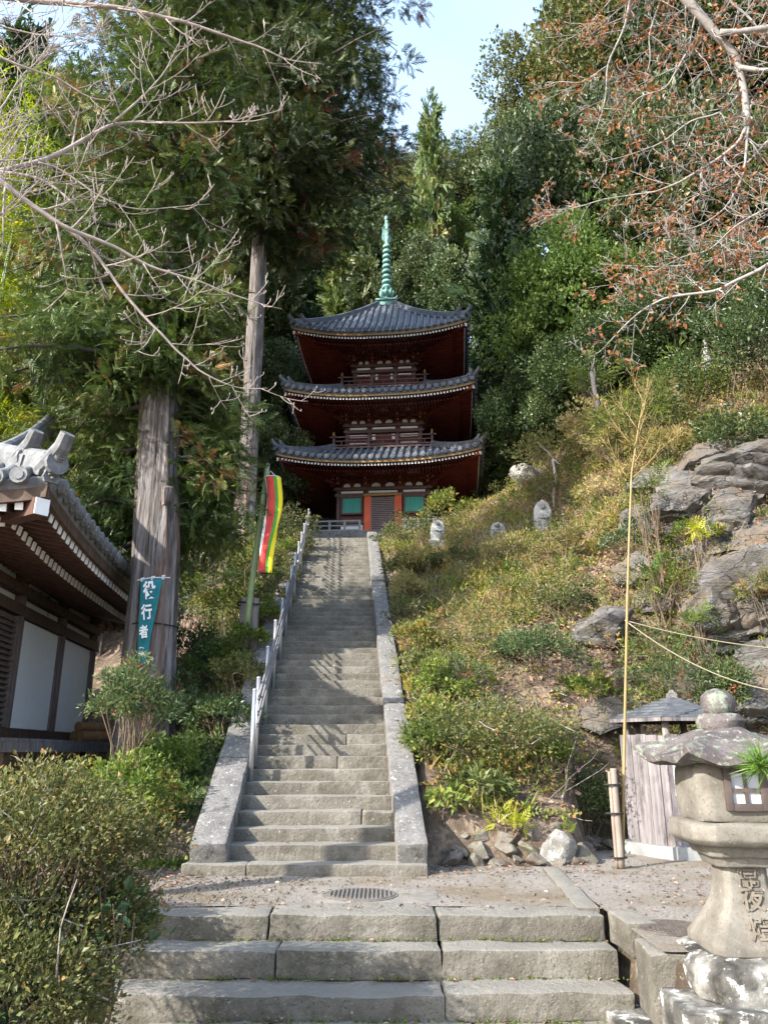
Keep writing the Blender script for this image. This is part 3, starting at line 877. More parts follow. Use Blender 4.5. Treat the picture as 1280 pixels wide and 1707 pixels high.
# ------------------------------------------------------------------ the pagoda
PZ = 7.9
PA = empty('pagoda', (.12, 30.5, PZ), -rad(5.0), 'three storeyed vermilion pagoda with grey tiled roofs at the head of the stairs', 'pagoda')
def four(me, name, parent, sides=(0, 1, 2, 3)):
    return [link(name, me, parent, None, (0, 0, k * math.pi / 2)) for k in sides]
ST = [dict(b=1.77, f=9.02 - PZ, head=10.84 - PZ, top=12.05 - PZ, R=Roof(3.85, 1.95, 11.52 - PZ, 12.66 - PZ, .40)),
      dict(b=1.50, f=12.72 - PZ, head=13.66 - PZ, top=14.85 - PZ, R=Roof(3.69, 1.70, 14.30 - PZ, 15.46 - PZ, .38)),
      dict(b=1.25, f=15.50 - PZ, head=16.50 - PZ, top=17.7 - PZ, R=Roof(3.49, .32, 17.05 - PZ, 20.2 - PZ, .44, .74))]
def halfmoon(w, h, n=8):
    return [(w * math.cos(math.pi * k / n), 0, h * math.sin(math.pi * k / n)) for k in range(n + 1)]
for si, S in enumerate(ST):
    b, f, hd, top, R = S['b'], S['f'], S['head'], S['top'], S['R']
    cols = [-b, -b * .385, b * .385, b]
    st = empty('storey', (0, 0, 0)); st.parent = PA
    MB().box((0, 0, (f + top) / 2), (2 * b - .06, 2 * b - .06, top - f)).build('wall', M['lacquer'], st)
    cm = MB().tube([(0, 0, f), (0, 0, hd + .12)], .085 if si == 0 else .07, 12).mesh('column', M['purplewood'], True)
    for k in range(4):
        for x in cols[:-1]:
            v = Matrix.Rotation(k * math.pi / 2, 3, 'Z') @ Vector((x, -b, 0))
            link('column', cm, st, v)
    # horizontal ties, white strips
    def facing(mb, name, mat, sides=(0, 1, 3)):
        four(mb.mesh(name, M[mat]), name, st, sides)
    facing(MB().box((0, -b - .05, hd - .10), (2 * b + .26, .10, .13)), 'tie_beam', 'purplewood', (0, 1, 2, 3))
    facing(MB().box((0, -b - .05, hd + .155), (2 * b + .34, .14, .10)), 'head_beam', 'purplewood', (0, 1, 2, 3))
    for xa, xb in zip(cols[:-1], cols[1:]):
        c, w = (xa + xb) / 2, (xb - xa) - .22
        facing(MB().box((c, -b - .035, hd + .035), (w, .05, .085)), 'plaster_strip', 'white')
        if si:
            if abs(c) > .1:
                facing(MB().box((c, -b - .032, hd - .30), (w, .04, .12)), 'plaster_strip', 'white')
                facing(MB().box((c, -b - .032, f + .30), (w, .04, .10)), 'plaster_strip', 'white')
            else:
                for s in (-1, 1):
                    facing(MB().box((c + s * w * .43, -b - .034, hd - .36), (w * .13, .04, .26)), 'plaster_panel', 'white')
        # bracket zone plaster: two small shoulders below, a half moon above
        z0 = hd + .26
        for s in (-1, 1):
            facing(MB().prism([(c + s * w * .24 + x, -b - .03, z0 + z) for x, _, z in halfmoon(w * .16, .15, 6)], (0, 0, 0), (0, -.03, 0)), 'plaster_panel', 'white')
        facing(MB().prism([(c + x, -b - .30, z0 + .40 + z * 1.0) for x, _, z in halfmoon(w * (.36 if abs(c) < .1 else .28), .17, 10)], (0, 0, 0), (0, -.03, 0)), 'plaster_panel', 'white')
        facing(MB().box((c, -b - .2, z0 + .385), (w + .2, .24, .07)), 'bracket_beam', 'lacquer', (0, 1, 2, 3))
    # bracket sets
    mb, gold = MB(), MB()
    z0 = hd + .22
    for i in range(4):
        o_ = .19 * i
        z = z0 + .17 * i
        mb.box((0, -b - o_, z + .045), (.2 - .02 * i, .2, .11), None, 1.15)
        mb.box((0, -b - o_ / 2 - .02, z + .13), (.10, .34 + o_, .10))
        mb.box((0, -b - o_, z + .13), (.62, .09, .09))
        for s in (-.28, 0, .28):
            mb.box((s, -b - o_, z + .20), (.13, .13, .075))
        gold.box((0, -b - .2 - o_, z + .13), (.085, .02, .085))
        for s in (-1, 1): gold.box((s * .315, -b - o_, z + .13), (.012, .07, .07))
    mb.bar((0, -b - .95, z0 + .50), (0, -b + .1, z0 + .78), .10, .14)
    gold.box((0, -b - .962, z0 + .49), (.09, .015, .12))
    mme, gme = mb.mesh('bracket_set', M['lacquer']), gold.mesh('bracket_tips', M['gold'])
    for k in range(4):
        for x in cols:
            v = Matrix.Rotation(k * math.pi / 2, 3, 'Z') @ Vector((x, 0, 0))
            link('bracket_set', mme, st, v, (0, 0, k * math.pi / 2))
            tag(link('bracket_tips', gme, st, v, (0, 0, k * math.pi / 2)), kind='stuff')
    for dd, zz in ((.19 * 3, .78), (.95, .70)):
        facing(MB().box((0, -b - dd, z0 + zz), (2 * b + 2 * dd + .5, .11, .12)), 'eave_purlin', 'lacquer', (0, 1, 2, 3))
    # corner arms running out on the diagonal
    for k in range(4):
        m = MB()
        m.bar((b - .1, -b + .1, z0 + .35), (b + .85, -b - .85, z0 + .55), .11, .13)
        m.bar((b - .1, -b + .1, z0 + .12), (b + .5, -b - .5, z0 + .22), .11, .12)
        o = m.build('corner_arm', M['lacquer'], st); o.rotation_euler = (0, 0, k * math.pi / 2)
    tiled_roof(PA, R, M['tile'], .275, .075, 'rafterred', None, .125, R.E - b - .02, drop=.245, rise=.17, two=False, ridge=.10, fh=.06)
    if si:                                    # balcony
        e = b + .52
        bl = empty('balcony', (0, 0, 0)); bl.parent = PA
        MB().box((0, 0, f - .03), (2 * e + .1, 2 * e + .1, .07)).build('balcony_floor', M['purplewood'], bl)
        MB().box((0, 0, f - .16), (2 * e - .3, 2 * e - .3, .19)).build('balcony_base', M['white'], bl)
        for k in range(4):
            rr_ = (0, 0, k * math.pi / 2)
            for zz, hh in ((.10, .05), (.28, .035), (.46, .05)):
                o = MB().box((0, -e + .05, f + zz), (2 * e + (.22 if zz > .4 else .02), .05, hh)).build('balcony_rail', M['purplewood'], bl); o.rotation_euler = rr_
            for x in (-e + .05, -b * .385, b * .385):
                o = MB().box((x, -e + .05, f + .25), (.07, .07, .5)).build('balcony_post', M['purplewood'], bl); o.rotation_euler = rr_
            for x in np.linspace(-e + .35, e - .35, 7):
                o = MB().box((x, -e + .05, f + .19), (.035, .035, .16)).build('balcony_strut', M['purplewood'], bl); o.rotation_euler = rr_
            o = MB().lathe([(.045, 0), (.05, .06), (.03, .08), (.05, .12), (.02, .19)], 10, (-e + .05, -e + .05, f + .5)).build('post_cap', M['gold'], bl); o.rotation_euler = rr_
            for j, x in enumerate(np.linspace(-e + .32, e - .32, 7)):
                o = MB().box((x, -e + .136, f - .155), (.16, .03, .15)).build('balcony_bracket', M['purplewood'], bl); o.rotation_euler = rr_
# ground storey doors, windows
b, f, hd = 1.77, 9.02 - PZ, 10.84 - PZ
door = empty('door', (0, 0, 0)); door.parent = PA
MB().box((0, -b - .02, (f + hd - .17) / 2), (.94, .04, hd - f - .18)).build('door_backing', M['white'], door)
lat = MB()
for x in np.linspace(-.42, .42, 12): lat.box((x, -b - .06, (f + hd - .17) / 2), (.034, .03, hd - f - .2))
for z in np.linspace(f + .05, hd - .2, 22): lat.box((0, -b - .065, z), (.88, .03, .034))
tag(lat.build('door_lattice', M['purplewood'], door), kind='stuff')
for s in (-1, 1):
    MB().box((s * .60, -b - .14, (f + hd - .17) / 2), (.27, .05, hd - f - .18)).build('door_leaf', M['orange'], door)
    MB().box((s * .60, -b - .172, (f + hd - .17) / 2), (.16, .012, hd - f - .5)).build('door_panel', M['orange'], door)
MB().box((0, -b - .15, hd - .125), (1.5, .09, .09)).build('door_lintel', M['gold'], door)
MB().box((0, -b - .15, f + .05), (1.5, .14, .10)).build('door_sill', M['orange'], door)
for s in (-1, 1):
    w = empty('window', (0, 0, 0)); w.parent = PA
    c = s * (b + b * .385) / 2
    MB().box((c, -b - .03, hd - .52), (.72, .05, .64)).build('window_blind', M['green_blind'], w)
    for x in np.linspace(-.3, .3, 11): MB().box((c + x, -b - .062, hd - .52), (.028, .02, .62)).build('window_bar', M['green_blind'], w)
    for x in (-.39, .39): MB().box((c + x, -b - .06, hd - .52), (.07, .09, .74)).build('window_frame', M['purplewood'], w)
    for z in (-.18, -.86): MB().box((c, -b - .062, hd + z), (.86, .095, .07)).build('window_frame', M['purplewood'], w)
    MB().box((c, -b - .03, f + .30), (.86, .05, .42)).build('plaster_panel', M['white'], PA)
    MB().box((c, -b - .07, f + .60), (1.2, .10, .10)).build('tie_beam', M['purplewood'], PA)
# platform, veranda and its low rail
pf = empty('platform', (0, 0, 0)); pf.parent = PA
MB().box((0, 0, .42), (6.0, 6.0, 1.3)).build('stone_platform', M['stringer'], pf)
MB().box((0, 0, f - .05), (5.3, 5.3, .09)).build('veranda_floor', M['purplewood'], pf)
for i in range(4):
    MB().box((-.1, -3.15 - .26 * i, .95 - .23 * i - .35), (1.7, .3, .7)).build('platform_step', M['stringer'], pf)
for k in range(4):
    for sgn in (-1, 1):
        if k == 0: xa, xb = sgn * .82, sgn * 2.55
        else: xa, xb = 0, sgn * 2.55
        for zz, hh in ((.10, .05), (.28, .05), (.46, .06)):
            o = MB().box(((xa + xb) / 2, -2.55, f + zz), (abs(xb - xa) + .05, .06, hh)).build('veranda_rail', M['concrete'], pf); o.rotation_euler = (0, 0, k * math.pi / 2)
        for x in np.linspace(xa, xb, 4):
            o = MB().box((x, -2.55, f + .24), (.08, .08, .5)).build('veranda_post', M['concrete'], pf); o.rotation_euler = (0, 0, k * math.pi / 2)
# finial
fz = 20.2 - PZ
fin = empty('finial', (0, 0, 0)); fin.parent = PA
MB().box((0, 0, fz + .10), (.78, .78, .26)).box((0, 0, fz + .25), (.92, .92, .07)).build('dew_basin', M['copper'], fin)
MB().lathe([(.16, .28), (.27, .30), (.24, .44), (.14, .52), (.13, .60), (.26, .72), (.29, .84), (.22, .86), (.10, .90)], 20, (0, 0, fz)).build('lotus_bowl', M['copper'], fin, True)
for k in range(8):
    a = k * math.pi / 4
    MB().tube([(.2 * math.cos(a), .2 * math.sin(a), fz + .6), (.28 * math.cos(a), .28 * math.sin(a), fz + .76), (.31 * math.cos(a), .31 * math.sin(a), fz + .95)], [.06, .07, .02], 6).build('lotus_petal', M['copper'], fin, True)
MB().tube([(0, 0, fz + .8), (0, 0, fz + 4.9)], .065, 10).build('finial_shaft', M['copper'], fin, True)
for i in range(9):
    z = fz + 1.08 + i * .272
    r = .225 - i * .006
    MB().lathe([(.07, z - .02), (r * .9, z - .05), (r, z), (r * .93, z + .09), (r * .8, z + .115), (.07, z + .1)], 20).build('finial_ring', M['copper'], fin, True)
for k in range(4):
    a = k * math.pi / 2 + .4
    d = Vector((math.cos(a), math.sin(a), 0)); nrm = Vector((-d.y, d.x, 0)) * .012
    out = [(.06, 0), (.20, .06), (.24, .30), (.19, .55), (.22, .72), (.12, .95), (.06, 1.0)]
    MB().prism([d * r + Vector((0, 0, fz + 3.55 + z)) for r, z in out], nrm, -nrm).build('flame_fin', M['copper'], fin)
MB().lathe([(.05, 4.5), (.10, 4.58), (.05, 4.66), (.05, 4.72), (.11, 4.82), (.10, 4.9), (.03, 5.0), (.005, 5.12)], 14, (0, 0, fz)).build('jewel', M['copper'], fin, True)
# ------------------------------------------------------------------ temple hall on the left
HB = .40
HALL = empty('temple_hall', (-5.54, 9.85, HB), rad(5.6), 'white walled temple hall with dark timber posts and deep tiled eaves on the left', 'building')
FL = 1.27 - HB
NB, BAY = 3, 2.2
LN = NB * BAY
MB().box((-LN / 2, LN / 2, (FL + 4.3 - HB) / 2 + .3), (LN - .1, LN - .1, 4.3 - HB - FL + .1)).build('wall', M['white'], HALL)
pm = MB().tube([(0, 0, FL - .8), (0, 0, 3.75 - HB)], .10, 14).mesh('post', M['hallwood'], True)
for i in range(NB + 1):
    link('post', pm, HALL, (0, i * BAY, 0))
    if i: link('post', pm, HALL, (-i * BAY, 0, 0))
bz = [(3.56 - HB, .15, .16), (3.24 - HB, .15, .17), (1.38 - HB, .16, .17)]
for z, t, h in bz:
    MB().box((.03, LN / 2, z), (t, LN + .3, h)).build('tie_beam', M['darktimber'], HALL)
    MB().box((-LN / 2, -.03, z + .003), (LN + .3, t, h)).build('tie_beam', M['darktimber'], HALL)
MB().box((0, LN / 2, 4.04 - HB), (.2, LN + 1.0, .2)).build('wall_plate', M['darktimber'], HALL)
MB().box((-LN / 2, 0, 4.043 - HB), (LN + 1.0, .2, .2)).build('wall_plate', M['darktimber'], HALL)
# brackets over the posts
bk = MB()
bk.box((0, 0, 3.80 - HB), (.30, .30, .13), None, 1.25)
bk.box((.06, 0, 3.91 - HB), (.16, .95, .12))
bk.box((.12, 0, 3.91 - HB), (.55, .13, .12))
for s in (-.38, 0, .38): bk.box((.06, s, 4.0 - HB), (.2, .17, .09), None, 1.15)
bkm = bk.mesh('bracket', M['darktimber'])
for i in range(NB + 1):
    link('bracket', bkm, HALL, (.02, i * BAY, -.03))
    if i: link('bracket', bkm, HALL, (-i * BAY, 0, -.03), (0, 0, -rad(90)))
# bays of the right wall: louvred shutters first, then plain white panels
for i in range(NB):
    y0, y1 = i * BAY + .10, (i + 1) * BAY - .10
    z0, z1 = 1.48 - HB, 3.14 - HB
    if i == 0:
        sh = empty('shutter', (0, 0, 0)); sh.parent = HALL
        MB().box((.0, (y0 + y1) / 2, (z0 + z1) / 2), (.03, y1 - y0, z1 - z0)).build('shutter_board', M['louver'], sh)
        for z in np.arange(z0 + .05, z1 - .02, .085):
            MB().box((.04, (y0 + y1) / 2, z), (.075, y1 - y0 - .16, .02), Matrix.Rotation(rad(32), 3, 'Y')).build('slat', M['louver'], sh)
        for y in (y0 + .04, y1 - .04, (y0 + y1) / 2):
            MB().box((.05, y, (z0 + z1) / 2), (.09, .08, z1 - z0)).build('shutter_frame', M['louver'], sh)
    else:
        MB().box((-.005, (y0 + y1) / 2, (z0 + z1) / 2), (.05, y1 - y0, z1 - z0)).build('white_panel', M['whitepaint'], HALL)
        MB().box((.03, y0 + .03, (z0 + z1) / 2), (.06, .06, z1 - z0)).build('panel_frame', M['hallwood'], HALL)
        MB().box((.03, y1 - .03, (z0 + z1) / 2), (.06, .06, z1 - z0)).build('panel_frame', M['hallwood'], HALL)
# veranda boards on posts
for k in range(6):
    MB().box((.16 + k * .155, LN / 2 - .2, FL + .0), (.148, LN + 1.6, .045)).build('veranda_board', M['oldwood'], HALL)
MB().box((.98, LN / 2 - .2, FL - .085), (.09, LN + 1.6, .12)).build('veranda_edge', M['oldwood'], HALL)
for i in range(5):
    MB().box((.9, i * 1.65 - .2, (FL - .15) / 2 - .1), (.12, .12, FL + .05)).build('veranda_post', M['darktimber'], HALL)
RH = Roof(4.80, .5, 3.98 - HB, 6.75 - HB, .24, .8, 3.2)
hr = tiled_roof(HALL, RH, M['greytile'], .262, .082, 'hallred', None, .185, 1.46, drop=.30, rise=.16, two=True, edge='darktimber', joined=(2, 3), ridge=.115, fh=.15)
hr.location = (-LN / 2, LN / 2, 0)
# ornamental ridge ends at the near corner: face tile with a drum pointing up and out
def ridge_ornament(p0, od, s):
    m = MB()
    sd = Vector((-od.y, od.x, 0))
    def pt(o_, l_, z_): return p0 + od * o_ * s + sd * l_ * s + Vector((0, 0, z_ * s))
    face = [(-.20, -.10), (.20, -.10), (.27, .05), (.20, .22), (.12, .34), (-.12, .34), (-.20, .22), (-.27, .05)]
    m.prism([pt(0, l, z) for l, z in face], od * -.05 * s, od * .05 * s)
    for sg in (-1, 1):
        m.tube([pt(.02, sg * .10, .20), pt(.05, sg * .20, .30), pt(.09, sg * .24, .42)], [.05 * s, .045 * s, .008 * s], 7)
        m.lathe([(.005, -.04 * s), (.05 * s, -.02 * s), (.055 * s, .02 * s), (.005, .05 * s)], 8, pt(.07, sg * .09, .12))
    m.lathe([(.01, -.05 * s), (.06 * s, -.03 * s), (.07 * s, .03 * s), (.01, .06 * s)], 9, pt(.08, 0, .03))
    m.build('ridge_face', M['greytile'], hr, 'auto')
    a, b_ = pt(-.25, 0, .28), pt(.30, 0, .62)
    m = MB().tube([a, b_], [.125 * s, .125 * s], 18)
    d = (b_ - a).normalized()
    m.tube([b_ - d * .02, b_ + d * .035], [.15 * s, .15 * s], 20)
    m.build('ridge_drum', M['greytile'], hr, 'auto')
    m = MB()
    q = d.to_track_quat('Z', 'Y')
    for k in range(8):
        a1 = k * math.pi / 4
        c = b_ + d * .038 + q @ Vector((math.cos(a1) * .085 * s, math.sin(a1) * .085 * s, 0))
        m.tube([c, c + d * .012], .022 * s, 8)
    m.tube([b_ + d * .034, b_ + d * .05], .04 * s, 10)
    m.build('drum_boss', M['greytile'], hr)
OD = Vector((1, -1, 0)).normalized()
ridge_ornament(RH.p(RH.w(.10), .10, -.13), OD, .45)
ridge_ornament(RH.p(RH.w(.0), .0, -.04), OD, .40)
RX = RH.w(.10) - .62
ridge_ornament(RH.p(RX, .085, -.06), Vector((.25, -1, 0)).normalized(), .47)
m = MB()
pts = [RH.p(RX - .04 * j, q, .06) for j, q in enumerate(np.linspace(.10, .9, 12))]
for a, b_ in zip(pts[:-1], pts[1:]): m.bar(a, b_, .20, .24)
m.tube([p + Vector((0, 0, .14)) for p in pts], .075, 10)
m.build('descending_ridge', M['greytile'], hr)
m = MB()
pts = [RH.p(RH.w(q), q, .08) for q in np.linspace(.10, .95, 12)]
for a, b_ in zip(pts[:-1], pts[1:]): m.bar(a, b_, .22, .24)
m.build('upper_ridge', M['greytile'], hr)

# rolled reed mats on the veranda
def mats(loc, rz, label):
    e = empty('reed_mat_bundle', loc, rz, label, 'mats')
    for k, (y, z) in enumerate([(0, .10), (.2, .10), (.1, .27)]):
        m = MB()
        th = np.linspace(0, 2 * math.pi * 3.2, 46)
        pr = [(y + math.cos(t) * (.03 + .068 * t / th[-1]), z + math.sin(t) * (.03 + .068 * t / th[-1])) for t in th]
        m.tube([(-.36, y, z), (.36, y, z)], .095, 16)
        m.build('rolled_mat', M['mat'], e, 'auto')
        MB().tube([(.02 + .098 * 0, y + .098 * math.cos(a), z + .098 * math.sin(a)) for a in np.linspace(0, 6.28, 16)], .006, 5).build('tie', M['rope'], e)
    return e
hm = Matrix.Translation(HALL.location) @ Matrix.Rotation(rad(5.6), 4, 'Z')
mats(hm @ Vector((.62, 5.25, FL + .024)), rad(5.6 + 55), 'brown rolled reed mats stacked on the hall veranda')

# ------------------------------------------------------------------ stone lantern
def loft(levels, nc=3):
    """levels = (half, chamfer, z) of a square with cut corners"""
    m = MB()
    V = []
    for h, c, z in levels:
        V += [(-h + c, -h, z), (h - c, -h, z), (h, -h + c, z), (h, h - c, z), (h - c, h, z), (-h + c, h, z), (-h, h - c, z), (-h, -h + c, z)]
    n = 8
    F_ = [(i * n + k, i * n + (k + 1) % n, (i + 1) * n + (k + 1) % n, (i + 1) * n + k) for i in range(len(levels) - 1) for k in range(n)]
    F_ += [tuple(range(n - 1, -1, -1)), tuple((len(levels) - 1) * n + k for k in range(n))]
    return m.add(V, F_)
def soften(o, bev=.012, amp=.006, freq=7, seed=0, cuts=1):
    bm = bmesh.new(); bm.from_mesh(o.data)
    bmesh.ops.remove_doubles(bm, verts=bm.verts, dist=1e-5)
    if bev: bmesh.ops.bevel(bm, geom=list(bm.edges), offset=bev, segments=2, affect='EDGES', profile=.6)
    if cuts:
        bmesh.ops.triangulate(bm, faces=[f for f in bm.faces if len(f.verts) > 4])
        bmesh.ops.subdivide_edges(bm, edges=[e for e in bm.edges if e.calc_length() > .05], cuts=cuts, use_grid_fill=True)
        bmesh.ops.subdivide_edges(bm, edges=[e for e in bm.edges if e.calc_length() > .06], cuts=cuts, use_grid_fill=True)
    for v in bm.verts:
        v.co += mnoise.noise_vector(v.co * freq + Vector((seed, seed * .7, 0))) * amp
    bm.to_mesh(o.data); bm.free()
    smooth_by_angle(o.data, 45)
    return o
LZ = -.62
LAN = empty('stone_lantern', (2.19, 5.2, LZ), rad(-3), 'tall carved stone lantern with curled cap standing on stepped plinths at right', 'lantern')
def L_(z): return z - LZ
soften(loft([(.80, .04, 0), (.80, .04, L_(-.42))]).build('lower_plinth', M['plinth'], LAN), .02, .02, 4, 1)
soften(loft([(.56, .06, L_(-.42) + .002), (.56, .06, L_(-.19))]).build('middle_plinth', M['plinth'], LAN), .025, .02, 5, 2)
soften(loft([(.40, .12, L_(-.19) + .002), (.41, .12, L_(-.06)), (.36, .11, L_(.0)), (.30, .09, L_(.02))]).build('upper_plinth', M['plinth'], LAN), .02, .016, 6, 3)
soften(loft([(.285, .05, L_(.022)), (.285, .05, L_(.07)), (.215, .04, L_(.17)), (.155, .035, L_(.27)), (.132, .03, L_(.38)), (.13, .03, L_(.49))]).build('shaft', M['lantern'], LAN), .008, .006, 8, 4)
soften(loft([(.175, .05, L_(.475)), (.195, .05, L_(.53)), (.22, .06, L_(.535)), (.24, .07, L_(.60))]).build('collar', M['lantern'], LAN), .01, .006, 8, 5)
soften(loft([(.30, .10, L_(.60)), (.335, .11, L_(.635)), (.335, .11, L_(.72)), (.31, .10, L_(.735))]).build('middle_stand', M['lantern'], LAN), .012, .008, 7, 6)
soften(loft([(.26, .06, L_(.735)), (.272, .06, L_(.80)), (.272, .06, L_(1.02)), (.25, .06, L_(1.09))]).build('light_box', M['lantern'], LAN), .02, .008, 6, 7)
# cap with curled corners
def cap():
    m = MB()
    n = 72
    lv = [(.30, 1.075, 0), (.50, 1.06, .6), (.545, 1.075, 1), (.55, 1.115, 1), (.44, 1.165, .55), (.30, 1.22, .22), (.18, 1.265, .05), (.14, 1.285, 0)]
    V = []
    for r, z, cw in lv:
        for k in range(n):
            a = 2 * math.pi * k / n
            aa = (a + math.pi / 6) % (math.pi / 3) - math.pi / 6         # angle from the nearest corner
            hexr = r * (math.cos(math.pi / 6) / math.cos(math.pi / 6 - abs(aa))) if r > .2 else r
            c = max(0, 1 - abs(aa) / rad(17)) ** 1.6
            hexr *= 1 + .06 * c * cw
            V.append((hexr * math.cos(a), hexr * math.sin(a), L_(z) + .065 * c * cw))
    F_ = [(i * n + k, i * n + (k + 1) % n, (i + 1) * n + (k + 1) % n, (i + 1) * n + k) for i in range(len(lv) - 1) for k in range(n)]
    F_ += [tuple(range(n - 1, -1, -1)), tuple((len(lv) - 1) * n + k for k in range(n))]
    return m.add(V, F_)
kasa = soften(cap().build('cap', M['lantern_dark'], LAN), 0, .022, 7, 8, 0)
kasa.rotation_euler = (0, 0, rad(-10)); kasa.scale = (.96, .96, 1)
soften(MB().lathe([(.12, L_(1.26)), (.14, L_(1.285)), (.152, L_(1.33)), (.13, L_(1.37)), (.08, L_(1.38))], 24).build('cap_collar', M['lantern_dark'], LAN), 0, .012, 8, 9, 0)
soften(MB().lathe([(.065, L_(1.365)), (.095, L_(1.39)), (.107, L_(1.44)), (.10, L_(1.49)), (.06, L_(1.525)), (.01, L_(1.54))], 24).build('jewel', M['lantern_dark'], LAN), 0, .010, 8, 10, 0)
# window: frame, lattice and paper
wz = L_(.93)
win = empty('lantern_window', (0, -.274, wz)); win.parent = LAN
MB().box((0, .0, 0), (.19, .01, .20)).build('window_paper', M['paper'], win)
fr = MB()
for s in (-1, 1):
    fr.box((s * .105, -.012, 0), (.042, .03, .255)); fr.box((0, -.0125, s * .108), (.168, .03, .042))
soften(fr.build('window_frame', M['frame'], win), .004, 0, 1, 0, 0)
MB().box((0, -.01, 0), (.02, .018, .175)).build('window_bar', M['frame'], win)
MB().box((0, -.0105, -.012), (.17, .018, .022)).build('window_bar', M['frame'], win)

def lettering(txt, name, parent, loc, rot, size, mat, ext=.002, off=0.0, scale=(1, 1, 1)):
    c = bpy.data.curves.new(name, 'FONT')
    c.body = txt
    c.size = size
    c.extrude = ext
    c.offset = off
    c.align_x, c.align_y = 'CENTER', 'CENTER'
    c.materials.append(mat)
    tmp = bpy.data.objects.new('tmp', c)
    COL.objects.link(tmp)
    dg = bpy.context.evaluated_depsgraph_get()
    me = bpy.data.meshes.new_from_object(tmp.evaluated_get(dg))
    bpy.data.objects.remove(tmp)
    bpy.data.curves.remove(c)
    me.name = name
    if not me.materials: me.materials.append(mat)
    return link(name, me, parent, loc, rot, scale)
for ch, z, y, t in (('常', .42, -.143, 1), ('夜', .295, -.166, 12), ('燈', .15, -.243, 31)):
    lettering(ch, 'carved_character', LAN, (0, y, L_(z)), (rad(90 - t), 0, 0), .14, M['carve'], .004, .002, (1, 1.0, 1))

# pine sprig reaching in from the right, in front of the lantern
def pine_sprig():
    rng = np.random.default_rng(5)
    root = at(1560, 1330, 4.25)
    tips = [at(1262, 1276, 4.25), at(1330, 1240, 4.3), at(1380, 1290, 4.2)]
    o = empty('pine_branch', root, 0, 'green pine sprig reaching in from the right before the lantern', 'branch')
    m = MB()
    m.tube([root, root.lerp(tips[0], .55) + Vector((0, 0, -.03)), tips[0]], [.03, .017, .008], 8)
    for t in tips[1:]: m.tube([root.lerp(tips[0], .4), t], [.014, .006], 7)
    m.build('twig', M['stem'], o, True).location = -root
    for t in tips:
        n = 150
        base = Vector(t)
        d = np.array(tips[0] - root); d /= np.linalg.norm(d)
        dd = unit(rnd_dir(rng, n) * .95 + d * .35 + np.array([0, 0, .35]))
        P = np.array(base)[None] - d[None] * rng.random((n, 1)) * .06
        c = cards('needles', P - np.array(root), dd, rnd_dir(rng, n), .20 * (.7 + .4 * rng.random(n)), .006, rng.random(n), T_BLADE, M['pine'], o)
        tag(c, kind='stuff')
pine_sprig()

# ------------------------------------------------------------------ hexagonal hut
HC = Vector((3.56, 9.78, 0))
HUT = empty('hexagonal_hut', HC, 0, 'small hexagonal board hut with a slate roof at the foot of the rocks', 'hut')
hexv = lambda r, k: Vector((r * math.cos(math.pi / 3 * k), r * math.sin(math.pi / 3 * k), 0))
random.seed(8)
for k in range(6):
    a, b_ = hexv(.70, k), hexv(.70, k + 1)
    MB().bar(a + Vector((0, 0, .05)), b_ + Vector((0, 0, .05)), .12, .16).build('footing', M['concrete'], HUT)
    a, b_ = hexv(.675, k), hexv(.675, k + 1)
    nb = 5
    cuts = [0] + sorted(min(.95, max(.05, (j + random.uniform(-.25, .25)) / nb)) for j in range(1, nb)) + [1]
    for j in range(nb):
        p, q = a.lerp(b_, cuts[j] + .006), a.lerp(b_, cuts[j + 1] - .006)
        nrm = ((a + b_) / 2).normalized() * random.uniform(-.008, .008)
        h = 1.20 + random.uniform(-.012, .012)
        MB().bar(p + nrm + Vector((0, 0, .12 + h / 2)), q + nrm + Vector((0, 0, .12 + h / 2)), .022, h).build('board', M['oldwood'], HUT)
    v = hexv(.60, k)
    MB().tube([v + Vector((0, 0, .1)), v + Vector((0, 0, 1.56))], .042, 10).build('post', M['stake'], HUT, True)
# roof: courses of slate in six slopes
zr0, zr1, nr_ = 1.50, 1.76, 7
for k in range(6):
    for j in range(nr_):
        f0, f1 = j / nr_, (j + 1) / nr_ + .02
        r0, r1 = .80 * (1 - f0) + .05 * f0, .80 * (1 - min(f1, 1)) + .05 * min(f1, 1)
        z0, z1 = zr0 + (zr1 - zr0) * f0 ** 1.0 + .03, zr0 + (zr1 - zr0) * min(f1, 1) + .012
        A, B, C_, D_ = hexv(r0, k) + Vector((0, 0, z0)), hexv(r0, k + 1) + Vector((0, 0, z0)), hexv(r1, k + 1) + Vector((0, 0, z1)), hexv(r1, k) + Vector((0, 0, z1))
        MB().prism([A, B, C_, D_], (0, 0, 0), (0, 0, -.016)).build('slate_course', M['slate'], HUT)
    A, B = hexv(.775, k) + Vector((0, 0, zr0 - .005)), hexv(.775, k + 1) + Vector((0, 0, zr0 - .005))
    MB().bar(A, B, .035, .05).build('eave_board', M['oldwood'], HUT)
MB().lathe([(.78, zr0 + .0), (.05, zr1 - .03)], 6, (0, 0, 0)).build('roof_lining', M['darktimber'], HUT)
MB().box((0, 0, zr1 + .02), (.10, .10, .09)).box((0, 0, zr1 + .085), (.07, .07, .04), None, .4).build('roof_cap', M['stringer'], HUT)
# white notice on the front board wall
fa, fb = hexv(.675, 4), hexv(.675, 5)
mid = fa.lerp(fb, .12)
sg = empty('notice_board', HC + Vector((mid.x, mid.y - .03, .66)), 0, 'narrow white notice strip with small writing on the hut wall', 'sign')
MB().box((0, 0, .28), (.075, .012, .56)).build('notice_panel', M['whitepaint'], sg)
for i in range(13):
    MB().box((random.uniform(-.008, .008), -.0065, .535 - i * .04), (random.uniform(.018, .034), .001, .016)).build('writing_stroke', M['darksteel'], sg)
